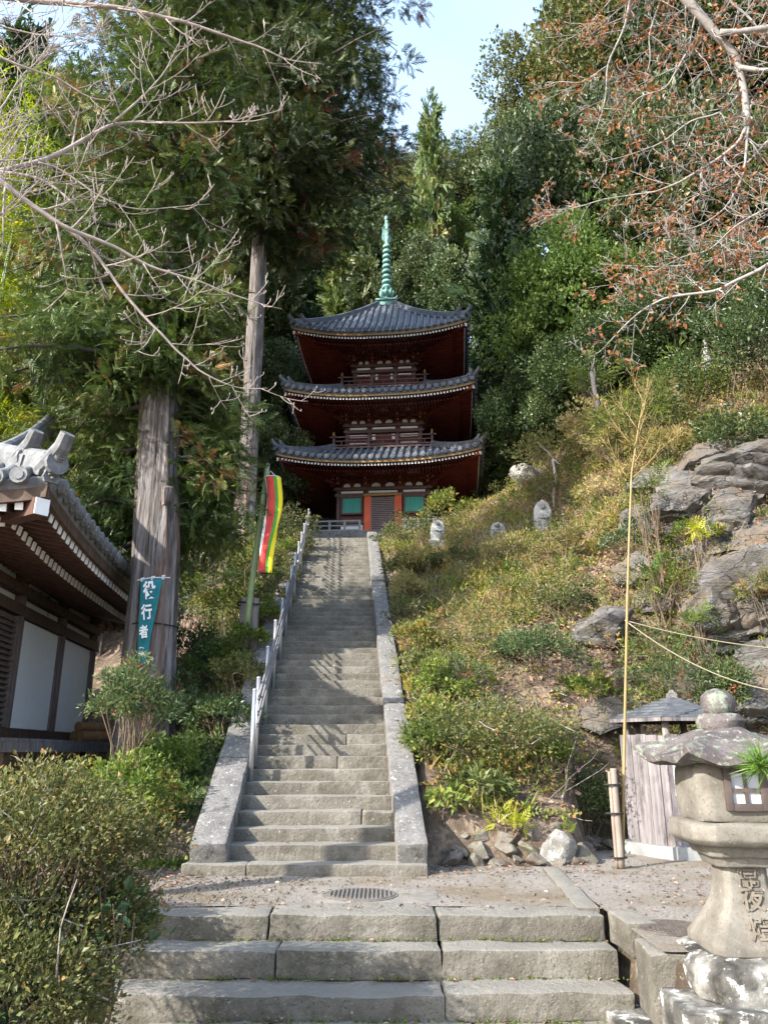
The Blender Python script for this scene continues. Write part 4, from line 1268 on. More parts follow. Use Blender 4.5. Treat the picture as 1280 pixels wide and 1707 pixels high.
# ------------------------------------------------------------------ poles, flags, ropes
def cloth(fn, nu, nv, name, mat, parent, th=.004):
    m = MB().grid(fn, nu, nv)
    o = m.build(name, mat, parent, True)
    md = o.modifiers.new('thick', 'SOLIDIFY'); md.thickness = th
    return o
# teal banner tied to the cedar, folded so that it narrows downwards
BY = 11.35
bo = at(232, 1104, BY)
BAN = empty('teal_banner', bo, 0, 'teal prayer banner with white characters tied to the big cedar trunk', 'banner')
tl, tr, bl_, br_ = [at(*q) for q in ((236, 968, BY), (272, 963, BY + .05), (227, 1112, BY), (243, 1108, BY - .05))]
def ban(u, v):
    a, b_ = tl.lerp(bl_, v), tr.lerp(br_, v)
    p = a.lerp(b_, u)
    return p - bo + Vector((0, -.012 * math.sin(u * 5 + v * 6) - .01 * math.sin(v * 13), 0))
cloth(ban, 12, 30, 'banner_cloth', M['teal'], BAN)
for ch, u, v, s in (('役', .50, .15, .235), ('行', .47, .40, .20), ('者', .48, .63, .165), ('集', .5, .85, .11)):
    p = ban(u, v) + Vector((0, -.042, 0))
    lettering(ch, 'banner_character', BAN, p, (rad(90), rad(-8), 0), s, M['inkwhite'], .001, .006 * s / .2, (.80, 1.2, 1))
for u in (.02, .5, .98):
    p = ban(u, 0)
    MB().tube([p + Vector((0, -.01, -.02)), p + Vector((.0, -.02, .03)), p + Vector((.02, .03, .05)), p + Vector((.0, .03, -.02))], .011, 6).build('tie_loop', M['clothwhite'], BAN)
MB().tube([ban(0, 0) + Vector((-.08, .06, .02)), ban(.5, 0) + Vector((0, .0, .025)), ban(1, 0) + Vector((.08, .08, .02))], .008, 6).build('cord', M['clothwhite'], BAN)

# flag pole with the five coloured streamer
pb, pt_ = at(404, 1090, 13.0), at(446, 778, 12.7)
POLE = empty('flag_pole', pb, 0, 'leaning green bamboo flag pole beside the long staircase', 'pole')
MB().tube([Vector((0, 0, -.4)), (pt_ - pb) * .33, (pt_ - pb) * .66, pt_ - pb], [.055, .052, .046, .040], 12).build('shaft', M['greenpole'], POLE, True)
MB().lathe([(.042, 0), (.05, .01), (.045, .05), (.01, .07)], 12, pt_ - pb).build('pole_cap', M['iron'], POLE, True)
for k in range(1, 12):
    c = (pt_ - pb) * (k / 12)
    MB().lathe([(.05, -.006), (.056 - .001 * k, 0), (.05, .006)], 12, c).build('joint_ring', M['greenpole'], POLE, True)
so = at(455, 797, 12.62)
STR = empty('streamer_flag', so, 0, 'five coloured cloth streamer hanging from the green pole', 'flag')
sb = at(446, 955, 12.62)
cols = ['clothwhite', 'clothred', 'clothgreen', 'clothyellow', 'clothpurple']
nm = ['white_stripe', 'red_stripe', 'green_stripe', 'yellow_stripe', 'purple_stripe']
def strm(t, v):
    """point on the streamer tube: t round (0..1), v down"""
    a = 2 * math.pi * t
    r = .14 * (1 - .20 * v)
    sq = 1 - .55 * min(1, v * 2.5)
    c = (sb - so) * v + Vector((.05 * math.sin(v * 5), .03 * math.sin(v * 7), 0))
    wob = .018 * math.sin(a * 3 + v * 9) * min(1, v * 3)
    return c + Vector((math.cos(a) * (r + wob), math.sin(a) * (r * sq + wob), 0))
rngs = [(.44, .60), (.60, .78), (.78, .85), (.85, 1.06), (.06, .44)]
for (a, b_), c, n_ in zip(rngs, cols, nm):
    if n_ == 'purple_stripe':
        cloth(lambda u, v: strm(a + (b_ - a) * u, v), 10, 24, n_, M[c], STR, .002)
    else:
        cloth(lambda u, v: strm(a + (b_ - a) * u, v), 6, 30, n_, M[c], STR, .002)
MB().tube([strm(t, 0) for t in np.linspace(0, 1, 20)], .006, 6).build('hoop', M['clothwhite'], STR)
for t in (.1, .45, .8):
    MB().tube([strm(t, 0), (pt_ + Vector((.06, 0, -.08))) - so], .004, 5).build('cord', M['clothwhite'], STR)
# two old stakes the pole is lashed to
for k, (px0, lab) in enumerate(((405, 'weathered grey stake left of the flag pole foot'), (421, 'weathered grey stake right of the flag pole foot'))):
    c = at(px0, 1062, 13.2)
    o = empty('wooden_stake', c, 0, lab, 'stake', 'stakes at the flag pole foot')
    me = trunk_mesh('stake_shaft', [(0, 0, -.5), (0, 0, .3), (.01, 0, .66)], [.085, .085, .08], M['stake'], 3 + k, 16, .12, 12)
    link('stake_shaft', me, o)
    MB().lathe([(.08, .64), (.075, .665), (.02, .67)], 12).build('stake_top', M['stake'], o, True)
p = at(412, 1004, 13.0)
rp_ = MB().tube([p + Vector((.19 * math.cos(a), .16 + .12 * math.sin(a), .02 * math.sin(2 * a))) for a in np.linspace(0, 6.283, 22)], .016, 6)
tag(rp_.build('lashing', M['black'], None), 'dark cord lashing the flag pole to its stakes', 'cord')

# yellow bamboo pole on the right, with a pale sleeve at the foot
q0, q1, q2, q3 = at(1036, 1446, 8.56), at(1045, 1000, 8.6), at(1052, 790, 8.65), at(1078, 640, 8.75)
BP = empty('bamboo_pole', q0, 0, 'tall thin yellow bamboo pole with bare twigs at its tip', 'pole')
MB().tube([Vector((.01, 0, 0)), at(1039, 1300, 8.58) - q0, q1 - q0, at(1048, 900, 8.62) - q0, q2 - q0, at(1064, 710, 8.7) - q0, q3 - q0], [.018, .017, .015, .013, .011, .008, .004], 10).build('shaft', M['yellowpole'], BP, True)
rngp = np.random.default_rng(3)
for k in range(16):
    f = (k + 1) / 17
    c = (at(1039, 1300, 8.58).lerp(q2, f)) - q0
    MB().lathe([(.012, -.008), (.020 - .006 * f, 0), (.012, .008)], 10, c).build('joint_ring', M['yellowpole'], BP, True)
for (a, ln, dx, dz) in [((1050, 800), .95, .85, .8), ((1052, 780), .9, .75, .85), ((1050, 800), .6, -.5, .75), ((1056, 745), .75, .55, .9), ((1056, 745), .7, -.7, .9), ((1062, 715), .55, -.45, 1.0), ((1066, 700), .6, .5, 1.0), ((1072, 670), .4, -.3, 1), ((1070, 680), .45, .6, 1)]:
    p = at(a[0], a[1], 8.66) - q0
    c = curve_pts(p, (dx, .1, dz), ln, 6, .25, rngp, .22)
    m = MB().tube(c, [.007, .006, .005, .004, .003, .002, .0015], 6)
    for j in range(2, 6):
        for _ in range(2):
            cc = curve_pts(c[j], (dx * .6 + rngp.normal() * .5, rngp.normal() * .5, dz + rngp.normal() * .3), .16 + .12 * rngp.random(), 3, .3, rngp, .3)
            m.tube(cc, [.003, .0025, .002, .0012], 4)
    m.build('twig', M['yellowpole'], BP, True)
SL = empty('pole_sleeve', q0 + Vector((-.02, 0, 0)), 0, 'pale split bamboo sleeve strapped round the foot of the yellow pole', 'sleeve')
for dx, h, r in ((.0, .96, .036), (-.042, .93, .020)):
    t = .03
    MB().lathe([(r, 0), (r * 1.02, .1), (r, .2), (r, h - .02), (r * .9, h), (r * .6, h)], 14, (dx, -.05, 0)).build('sleeve_tube', M['sleeve'], SL, True)
for z in (.10, .52, .80):
    MB().tube([Vector((-.02 + .085 * math.cos(a), -.05 + .05 * math.sin(a), z)) for a in np.linspace(0, 6.283, 18)], .009, 6).build('strap', M['black'], SL)
# guy ropes
k0 = at(1041, 1034, 8.6)
for lab, a, sag in (('upper pale guy rope running right from the bamboo pole', at(1420, 1085, 8.9), .10), ('lower sagging pale guy rope running right from the bamboo pole', at(1420, 1150, 8.2), .30)):
    pts = [k0.lerp(a, t) + Vector((0, 0, -sag * 4 * t * (1 - t))) for t in np.linspace(0, 1, 24)]
    tag(MB().tube(pts, .006, 6).build('guy_rope', M['rope'], None, True), lab, 'rope', 'guy ropes of the bamboo pole')
    # stake off to the right that holds it
    gz = min(Hz(a.x, a.y), a.z - .2)
    tag(MB().tube([(a.x, a.y, gz - .2), (a.x, a.y, a.z + .12)], .035, 10).build('rope_stake', M['stake'], None, True), 'wooden stake at the far end of the ' + lab.split(' pale')[0] + ' rope', 'stake')

# ------------------------------------------------------------------ manhole covers
def manhole(c, r, label, mt='iron', hh=1.0):
    o = empty('manhole_cover', c, 0, label, 'manhole cover')
    MB().lathe([(r * 1.06, 0), (r * 1.06, .012), (r, .014)], 40).build('rim', M[mt], o, 'auto')
    MB().lathe([(r * .97, 0), (r * .97, .018), (r * .9, .018)], 40).build('plate', M[mt], o, 'auto')
    m = MB()
    n = 15
    for i in range(-n // 2 + 1, n // 2 + 1):
        x = i * r * 1.75 / n
        h = math.sqrt(max(0, (r * .9) ** 2 - x * x))
        if h > .03: m.box((x, 0, .023), (r * .06, 2 * h, .012), None, .7)
    tag(m.build('grip_ribs', M[mt], o), kind='stuff')
manhole((1.94, 5.78, .0), .215, 'round ribbed iron manhole cover on the gravel left of the lantern')
manhole((-.20, 7.05, -.008), .30, 'round iron manhole cover in the worn middle of the landing', 'wornlid')
mp = MB().box((-.05, 7.03, -.027), (1.0, .62, .05)).build('concrete_patch', M['patch'])
soften(mp, .01, .004, 3, 2)
tag(mp, 'pale concrete patch around the landing manhole cover', 'patch')

# ------------------------------------------------------------------ rocks
def rock_mesh(name, rx, ry, rz, seed, mat, n=22, cuts=14, amp=.06, sub=4):
    rng = np.random.default_rng(seed)
    bm = bmesh.new()
    bmesh.ops.create_icosphere(bm, subdivisions=sub, radius=1.0)
    V = np.array([v.co[:] for v in bm.verts])
    for _ in range(cuts):
        d = rnd_dir(rng, 1)[0]
        k = .42 + .38 * rng.random()
        e = V @ d - k
        V = V - np.maximum(e, 0)[:, None] * d[None] * .98
    V = V * np.array([rx, ry, rz])
    s = min(rx, ry, rz)
    big = sub > 4
    for i, v in enumerate(bm.verts):
        p = Vector(V[i])
        q = p * (1.6 if not big else 1.3) + Vector((seed * 3.3, 0, 0))
        w = (q.z * 1.0 + .35 * q.x + .15 * mnoise.noise(q * .8)) * (5.0 if not big else 3.2)
        fr = w - math.floor(w)
        step = (min(1, fr / .75) - .5) * (.6 + .6 * mnoise.noise(Vector((q.x * .8, q.y * .8, math.floor(w) * 3.7))))
        p += mnoise.noise_vector(q) * amp * s * 1.2 + mnoise.noise_vector(q * 4.1) * amp * s * .55 + mnoise.noise_vector(q * 11) * amp * s * .22 + Vector((p.x, p.y, p.z * .3)).normalized() * step * amp * s * (1.0 if not big else 2.4)
        v.co = p
    me = bpy.data.meshes.new(name)
    bm.to_mesh(me); bm.free()
    me.materials.append(mat)
    smooth_by_angle(me, 24)
    return me
def rock(name, c, r, rot, seed, mat, label, cat='rock', group=None, **kw):
    o = link(name, rock_mesh(name, *r, seed, M[mat], **kw), None, c, rot)
    return tag(o, label, cat, group)
RK = [
    ((1250, 790, 12.4), (2.0, 1.2, .75), (.25, -.42, .2), 1, 'large slanting grey slab at the top of the cliff on the right'),
    ((1150, 840, 12.3), (1.05, .8, .85), (.1, -.3, .1), 2, 'pale flat faced boulder left of the large slanting slab'),
    ((1072, 872, 12.2), (.5, .6, .5), (.2, -.3, .3), 3, 'dark cracked rock beside the bamboo pole, left end of the cliff'),
    ((1290, 880, 12.0), (1.6, .9, .45), (.2, -.5, .1), 4, 'bluish ledge under the large slanting slab'),
    ((1265, 1010, 11.6), (1.1, .9, 1.15), (.1, -.6, .2), 5, 'big brown grey rock face at the right picture edge'),
    ((1180, 985, 11.9), (.55, .5, .22), (.15, -.1, .3), 6, 'flat grey stone jutting from the leafy bank'),
    ((1090, 1010, 11.9), (.5, .45, .22), (.5, -.5, .2), 7, 'tilted blue grey slab behind the bamboo pole'),
    ((1000, 1195, 11.1), (.50, .45, .34), (.5, -.6, .4), 8, 'cracked tan rock low on the bank left of the bamboo pole'),
    ((1240, 1190, 11.2), (1.2, .7, .55), (.2, -.4, .0), 9, 'broad mossy rock behind the lantern top'),
    ((1010, 1060, 12.0), (.6, .5, .45), (.3, -.4, .2), 10, 'dull rock half buried on the bank left of the bamboo pole'),
    ((1200, 910, 11.9), (.45, .4, .18), (.2, -.5, .5), 11, 'small dark slate ledge among fallen leaves below the boulder'),
    ((1190, 770, 12.6), (1.3, .9, .6), (.25, -.45, .15), 13, 'dark layered rock between the large slab and the pale boulder'),
    ((1110, 800, 12.6), (.8, .7, .5), (.2, -.4, .2), 14, 'layered rock ledge above the pale boulder'),
    ((1215, 850, 12.3), (1.0, .8, .5), (.2, -.5, .1), 15, 'grey layered ledge under the slanting slab, right of the yellow fern'),
    ((1285, 935, 12.0), (.9, .7, .45), (.2, -.5, .2), 16, 'leaf covered ledge at the right edge between slab and brown rock face'),
    ((1215, 1050, 11.6), (.8, .7, .7), (.15, -.6, .2), 17, 'brown sloping rock left of the big rock face, above the ropes'),
    ((1290, 1110, 11.3), (.9, .7, .6), (.15, -.5, .1), 18, 'tan rock at the right edge between the two ropes'),
    ((1140, 1150, 11.4), (.7, .5, .4), (.3, -.5, .3), 19, 'low cracked rock above the hut roof'),
    ((1050, 960, 12.2), (.55, .5, .4), (.3, -.4, .2), 20, 'dark rock half hidden by ferns right of the bamboo pole'),
    ((885, 800, 19.0), (.75, .6, .45), (.1, .1, .2), 12, 'pale stones showing on the hill crest above the statues'),
]
for (px_, py_, Y), r, rot, sd, lab in RK:
    p = at(px_, py_, Y)
    # bedded in the slope: most of each rock lies in the ground
    gz = Hz(p.x, p.y)
    d = (p - Vector((0, 0, EYE))).normalized()
    for _ in range(60):
        if Hz(p.x, p.y) > p.z - .35 * min(r): break
        p = p + d * .08
    rock('rock', p, r, rot, sd, 'rock' if sd != 12 else 'lichen', lab, sub=5, cuts=22, amp=.085)

# the living rock that breaks through the bank on the right
def rock_face(name, x0, x1, y0, y1, label, seed):
    st = .045
    A, B = np.meshgrid(np.arange(x0, x1, st), np.arange(y0, y1, st * .7))
    Z = H(A, B)
    e = .06
    gxx = (H(A + e, B) - H(A - e, B)) / (2 * e); gyy = (H(A, B + e) - H(A, B - e)) / (2 * e)
    Nn = unit(np.stack([-gxx, -gyy, np.ones_like(gxx)], -1))
    out = np.zeros_like(A)
    P = np.stack([A, B, Z], -1)
    t = np.array([-.52, .12, .85])
    for idx_ in np.ndindex(A.shape):
        p = Vector(P[idx_])
        w = p.dot(Vector(t)) * 2.1 + .5 * mnoise.noise(p * .9 + Vector((seed, 0, 0)))
        k = math.floor(w); fr = w - k
        lay = mnoise.noise(Vector((p.x * .55 + k * 1.7, p.y * .55, k * 5.3 + seed)))
        blk = mnoise.cell(Vector((p.x * 1.3 + k * .37, p.y * .9 + k * .71, k + seed)))
        prof = min(1, fr / .16) * (1 - .25 * fr)
        big = mnoise.noise(Vector((p.x * .42, p.y * .42, seed + 9)))
        out[idx_] = -.17 + .36 * big + (.20 + .24 * lay + .10 * blk) * prof * .9 + .05 * mnoise.noise(p * 3.1) + .022 * mnoise.noise(p * 9)
    ed = np.minimum.reduce([A - x0, x1 - A, B - y0, y1 - B])
    out -= .5 * (1 - sstep(0, .8, ed))
    Q = P + Nn * out[..., None]
    i = np.arange(A.size).reshape(A.shape)
    f = np.stack([i[:-1, :-1], i[:-1, 1:], i[1:, 1:], i[1:, :-1]], -1).reshape(-1, 4)
    me = raw_mesh(name, Q.reshape(-1, 3), f, M['rock'])
    smooth_by_angle(me, 30)
    return tag(link(name, me), label, 'rock')
rock_face('rock_outcrop', 4.2, 9.2, 11.0, 14.6, 'layered brown grey rock outcrop breaking through the bank on the right', 4)

# rubble at the foot of the bank
RW = empty('rubble_wall', (1.2, 8.85, 0), 0, 'low rubble stone footing along the bottom of the right bank', 'wall')
rng = np.random.default_rng(21)
meshes = [rock_mesh('stone', .16, .14, .11, 40 + i, M['rubble'], cuts=10, amp=.05) for i in range(7)]
for row in range(3):
    x = .56
    while x < 2.0:
        w = .14 + .15 * rng.random()
        s = w / .30
        link('stone', meshes[rng.integers(7)], RW, (x + w / 2 - 1.2, -.10 + row * .10 + .10 * max(0, x - 1.2) + rng.normal() * .03, .02 + row * .125 + rng.normal() * .03), tuple(rng.normal(size=3) * .5), (s * 1.05, s, s * (.8 + .3 * rng.random())))
        x += w * .97
rock('boulder', (1.80, 8.86, .10), (.28, .25, .30), (0, .1, .4), 60, 'lichen', 'pale lichen spotted boulder at the corner of the right bank', 'boulder')
rock('boulder', (2.16, 8.95, .06), (.22, .18, .15), (0, .1, .9), 61, 'rubble', 'small dark boulder just right of the pale lichen spotted one', 'boulder')
rock('boulder', (.62, 9.35, .50), (.16, .16, .26), (.2, 0, .4), 62, 'rock', 'upright dark stone against the right side of the staircase slabs', 'boulder')
for k, (x, y, r) in enumerate([(2.5, 10.0, .16), (2.75, 10.1, .12), (2.95, 10.25, .15), (2.3, 9.7, .13), (2.6, 10.35, .17)]):
    link('stone', meshes[k % 7], RW, (x - 1.2, y - 8.85, .06), tuple(rng.normal(size=3) * .5), (r / .16, r / .16, r / .18))

# ------------------------------------------------------------------ stone figures on the bank
def statue(px_, py_, Y, h, w, label, seed, base=.0, lean=0.0, rz=0.0):
    c = at(px_, py_, Y)
    o = empty('stone_statue', c, rz, label, 'statue', 'stone figures on the right bank')
    o.rotation_euler = (0, lean, rz)
    n = 14
    out = [(-w * .42, 0), (-w * .5, h * .35), (-w * .48, h * .68), (-w * .34, h * .88), (0, h), (w * .34, h * .88), (w * .48, h * .68), (w * .5, h * .35), (w * .42, 0)]
    soften(MB().prism([(x, 0, z) for x, z in out], (0, -w * .12, 0), (0, w * .22, 0)).build('halo_slab', M['palestone'], o), .02, .012, 5, seed)
    body = MB().lathe([(w * .30, h * .02), (w * .29, h * .2), (w * .24, h * .45), (w * .27, h * .54), (w * .20, h * .62), (w * .07, h * .65), (w * .07, h * .68)], 16)
    body.v = [(x, y * .55 - w * .15, z) for x, y, z in body.v]
    soften(body.build('figure_body', M['palestone'], o), 0, .012, 6, seed + 1, 0)
    hd_ = MB().lathe([(.004, h * .665), (w * .10, h * .685), (w * .135, h * .745), (w * .12, h * .80), (w * .06, h * .835), (.004, h * .845)], 14)
    hd_.v = [(x, y * .9 - w * .2, z) for x, y, z in hd_.v]
    soften(hd_.build('figure_head', M['stringer'], o), 0, .006, 6, seed + 2, 0)
    for s in (-1, 1):
        MB().tube([(s * w * .25, -w * .2, h * .53), (s * w * .28, -w * .28, h * .42), (0, -w * .36, h * .40)], w * .06, 7).build('figure_arm', M['palestone'], o, True)
    if base:
        link('pedestal', rock_mesh('pedestal', w * .75, w * .5, base * .62, seed + 5, M['palestone'], cuts=8, amp=.03), o, (0, 0, -base * .45))
statue(906, 888, 16.6, .78, .40, 'tallest stone statue with a pointed halo on the right bank', 1, .30)
statue(830, 902, 17.2, .46, .34, 'small pale seated stone statue, the middle one of three on the bank', 2, .34)
statue(728, 900, 18.2, .52, .34, 'leaning dark speckled stone statue nearest the pagoda steps', 3, .25, .08)
# grave marker and stump higher up
c = at(1180, 612, 16.5)
o = empty('stone_marker', c, 0, 'thin weathered stone tower half hidden in bushes on the upper right', 'stone marker')
zz = -.3
for i, (r, h) in enumerate((a_ * .6, b_ * .7) for a_, b_ in [(.24, .35), (.17, .22), (.22, .08), (.14, .20), (.18, .07), (.11, .18), (.13, .06), (.07, .16), (.05, .12)]):
    soften(MB().lathe([(r, zz), (r * 1.02, zz + h * .5), (r * .9, zz + h)], 12).build('stone_tier', M['lichen'], o), 0, .01, 6, i, 0)
    zz += h
# ------------------------------------------------------------------ the two big cedars
def cedar(name, path, radii, label, seed, zlo, zhi, reach, gap, n_br, per, L, mat, tint, droop=.45, brown=.10, flare=.25, low=None):
    rng = np.random.default_rng(seed)
    base = Vector(path[0])
    o = empty(name, base, 0, label, 'tree')
    link('trunk', trunk_mesh('trunk', [Vector(p) - base for p in path], radii, M['bark'], seed, 88, .12, 110, flare), o)
    def axis(z):
        for a, b in zip(path[:-1], path[1:]):
            if z <= b[2]: 
                t = (z - a[2]) / (b[2] - a[2]); return Vector(a).lerp(Vector(b), t)
        return Vector(path[-1])
    cl, br = Cloud(), MB()
    for i in range(n_br + (low[0] if low else 0)):
        f = (i + rng.random()) / n_br
        z = zlo + (zhi - zlo) * f
        if i >= n_br: z = low[1] + (low[2] - low[1]) * rng.random()
        a = i * 2.399 + rng.normal() * .3
        d = np.array([math.cos(a), math.sin(a), 0])
        if gap and z < gap and d[1] < -.30: continue          # open in front low down, so the trunk shows
        ln = reach(z, d) * (.7 + .5 * rng.random())
        if ln < .3: continue
        p0 = axis(z)
        pts = []
        K = 7
        for j in range(K + 1):
            t = j / K
            pts.append(p0 + Vector((d[0] * ln * t, d[1] * ln * t, ln * (.18 * t - droop * t * t) + rng.normal() * .03)))
        br.tube([p - base for p in pts], [max(.008, (.02 + .016 * ln) * (1 - .85 * j / K)) for j in range(K + 1)], 5)
        bt = tint + rng.normal() * .09
        ni = int(20 * ln)                                        # larger, darker-tinted inner sprays, put in to stop light passing the crown
        ti_ = rng.random(ni)[:, None] * .8
        Q = np.array(p0 - base)[None] + d[None] * ln * ti_ + rng.normal(size=(ni, 3)) * np.array([.22, .22, .16]) * max(.6, ln * .35)
        Q[:, 2] += ln * (.18 * ti_[:, 0] - droop * ti_[:, 0] ** 2)
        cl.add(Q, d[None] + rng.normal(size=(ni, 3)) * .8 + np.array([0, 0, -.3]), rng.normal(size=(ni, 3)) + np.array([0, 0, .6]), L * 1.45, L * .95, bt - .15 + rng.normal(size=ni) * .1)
        nc = max(2, int(ln * 2.1))
        for j in range(nc):
            t = .16 + .84 * (j + rng.random()) / nc
            c = p0 + Vector((d[0] * ln * t, d[1] * ln * t, ln * (.18 * t - droop * t * t)))
            side = Vector((-d[1], d[0], 0)) * rng.normal() * .30 * ln * (.3 + .5 * t)
            c = c + side + Vector((0, 0, rng.normal() * .10))
            sz = (.26 + .20 * rng.random()) * (1.15 if ln > 1.5 else .85)
            ct = bt + .10 * t + rng.normal() * .05
            if rng.random() < brown: ct = .93
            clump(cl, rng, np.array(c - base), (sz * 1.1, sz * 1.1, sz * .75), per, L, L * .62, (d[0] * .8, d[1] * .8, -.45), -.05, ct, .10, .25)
    tag(br.build('branches', M['darkbark'], o, True), kind='stuff')
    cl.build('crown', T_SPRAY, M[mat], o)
    return o, cl.count()
def reach1(z, d):
    if z < 7: return (2.35 if d[0] < 0 else 1.45) * (1.0 if d[1] > -.2 else .75)
    k = 1 - .35 * (z - 7) / 11
    return (2.6 if d[0] < -.4 else 1.3 if d[1] < 0 else 1.7 if d[0] < .1 else 1.2 + .12 * max(0, z - 10)) * k
c1 = cedar('cedar_tree', [(-3.58, 12.0, .3), (-3.66, 12.0, 4.2), (-3.86, 12.05, 7.2), (-3.95, 12.1, 11), (-4.05, 12.2, 19)], [.40, .355, .315, .25, .05],
           'big cedar with shredding grey bark wrapped in bright green sprays, left of the stairs', 3, 4.7, 18.0, reach1, 7.0, 165, 54, .245, 'cedar', .45, .42, .07, .25, (72, 4.3, 8.6))
def reach2(z, d):
    return (3.3 + 1.7 * min(1, max(0, (z - 18.5) / 3)) if d[0] > 0 else 3.2) * min(1, .6 + (z - 17) / 5) * (1 - .35 * max(0, z - 24) / 12)
c2 = cedar('cedar_tree', [(-4.15, 22.0, 6.3), (-4.15, 22.0, 12), (-4.2, 22.0, 20), (-4.2, 22.0, 36)], [.31, .265, .235, .05],
           'tall cedar with a straight pale trunk and a dark high crown, behind the flag pole', 7, 17.2, 35.0, reach2, 0, 130, 34, .43, 'cedardark', .40, .34, .14)

# dead grey streak and burl on the big trunk
bu = at(277, 822, 11.63)
burl = link('burl', rock_mesh('burl', .13, .10, .22, 77, M['bark'], cuts=6, amp=.16), c1[0], bu - Vector(c1[0].location))
ring = MB().tube([Vector((.385 * math.cos(a), .385 * math.sin(a), .008 * math.sin(3 * a))) for a in np.linspace(0, 6.2832, 40)], .010, 6)
rc = at(255, 1045, 12.0)
tag(link('trunk_cord', ring.mesh('trunk_cord', M['black'], True), None, (rc.x, 12.0, rc.z)), 'thin black cord tied round the big cedar trunk', 'cord')

# ------------------------------------------------------------------ the wood behind
def con_mesh(seed, mat, tint):
    cl, (m_, t_) = conifer_crown(seed, 10, 2.0, 84, 26, .40, tint, .10, mat)
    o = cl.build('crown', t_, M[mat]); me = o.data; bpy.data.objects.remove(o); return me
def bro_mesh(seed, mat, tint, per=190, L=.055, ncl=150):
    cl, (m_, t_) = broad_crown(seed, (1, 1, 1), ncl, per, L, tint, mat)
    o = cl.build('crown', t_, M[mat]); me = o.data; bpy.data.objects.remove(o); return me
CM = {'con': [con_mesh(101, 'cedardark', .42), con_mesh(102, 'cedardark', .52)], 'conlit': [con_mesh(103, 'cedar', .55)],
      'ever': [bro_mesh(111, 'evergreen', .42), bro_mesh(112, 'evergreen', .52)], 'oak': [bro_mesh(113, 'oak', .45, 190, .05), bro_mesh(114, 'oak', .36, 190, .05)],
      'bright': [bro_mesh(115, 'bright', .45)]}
TM = {}
def unit_trunk(seed):
    return trunk_mesh('trunk', [(0, 0, -.06), (.01, 0, .3), (-.01, .01, .7), (0, 0, 1.0)], [.030, .024, .015, .004], M['darkbark'], seed, 10, .1, 12)
UT = [unit_trunk(5), unit_trunk(6)]
UL = []
for sd in (1, 2):
    rng = np.random.default_rng(sd)
    m = MB()
    for k in range(16):
        d = rnd_dir(rng, 1)[0]; d[2] = abs(d[2]) * .8
        c = curve_pts((0, 0, -.55 + .5 * rng.random()), d, .85, 4, .2, rng, .3)
        m.tube(c, [.035, .027, .02, .012, .005], 5)
    UL.append(m.mesh('limbs', M['darkbark'], True))
tcount = 0
def tree(px_, top, Y, kind, wpx, label, group='trees of the wood behind the pagoda', base_z=None, vis=.6):
    global tcount
    tcount += 1
    p = at(px_, top, Y)
    gz = Hz(p.x, Y) if base_z is None else base_z
    h = max(p.z - gz, 3.0)
    # the crown's width from its angular width at about mid height
    r = wpx / 2 / F * math.hypot(Y, p.z * .75 - EYE)
    o = empty({'con': 'conifer_tree', 'conlit': 'conifer_tree', 'ever': 'evergreen_tree', 'oak': 'oak_tree', 'bright': 'leafy_tree'}[kind], (p.x, Y, gz), tcount * 1.7, label, 'tree', group)
    link('trunk', UT[tcount % 2], o, None, None, (h * .55, h * .55, h * .97))
    me = CM[kind][tcount % len(CM[kind])]
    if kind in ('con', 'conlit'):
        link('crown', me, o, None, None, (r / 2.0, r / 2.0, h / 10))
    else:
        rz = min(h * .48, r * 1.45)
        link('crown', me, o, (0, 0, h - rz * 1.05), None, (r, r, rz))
        tag(link('limbs', UL[tcount % 2], o, (0, 0, h - rz * 1.05), None, (r, r, rz)), kind='stuff')
    return o
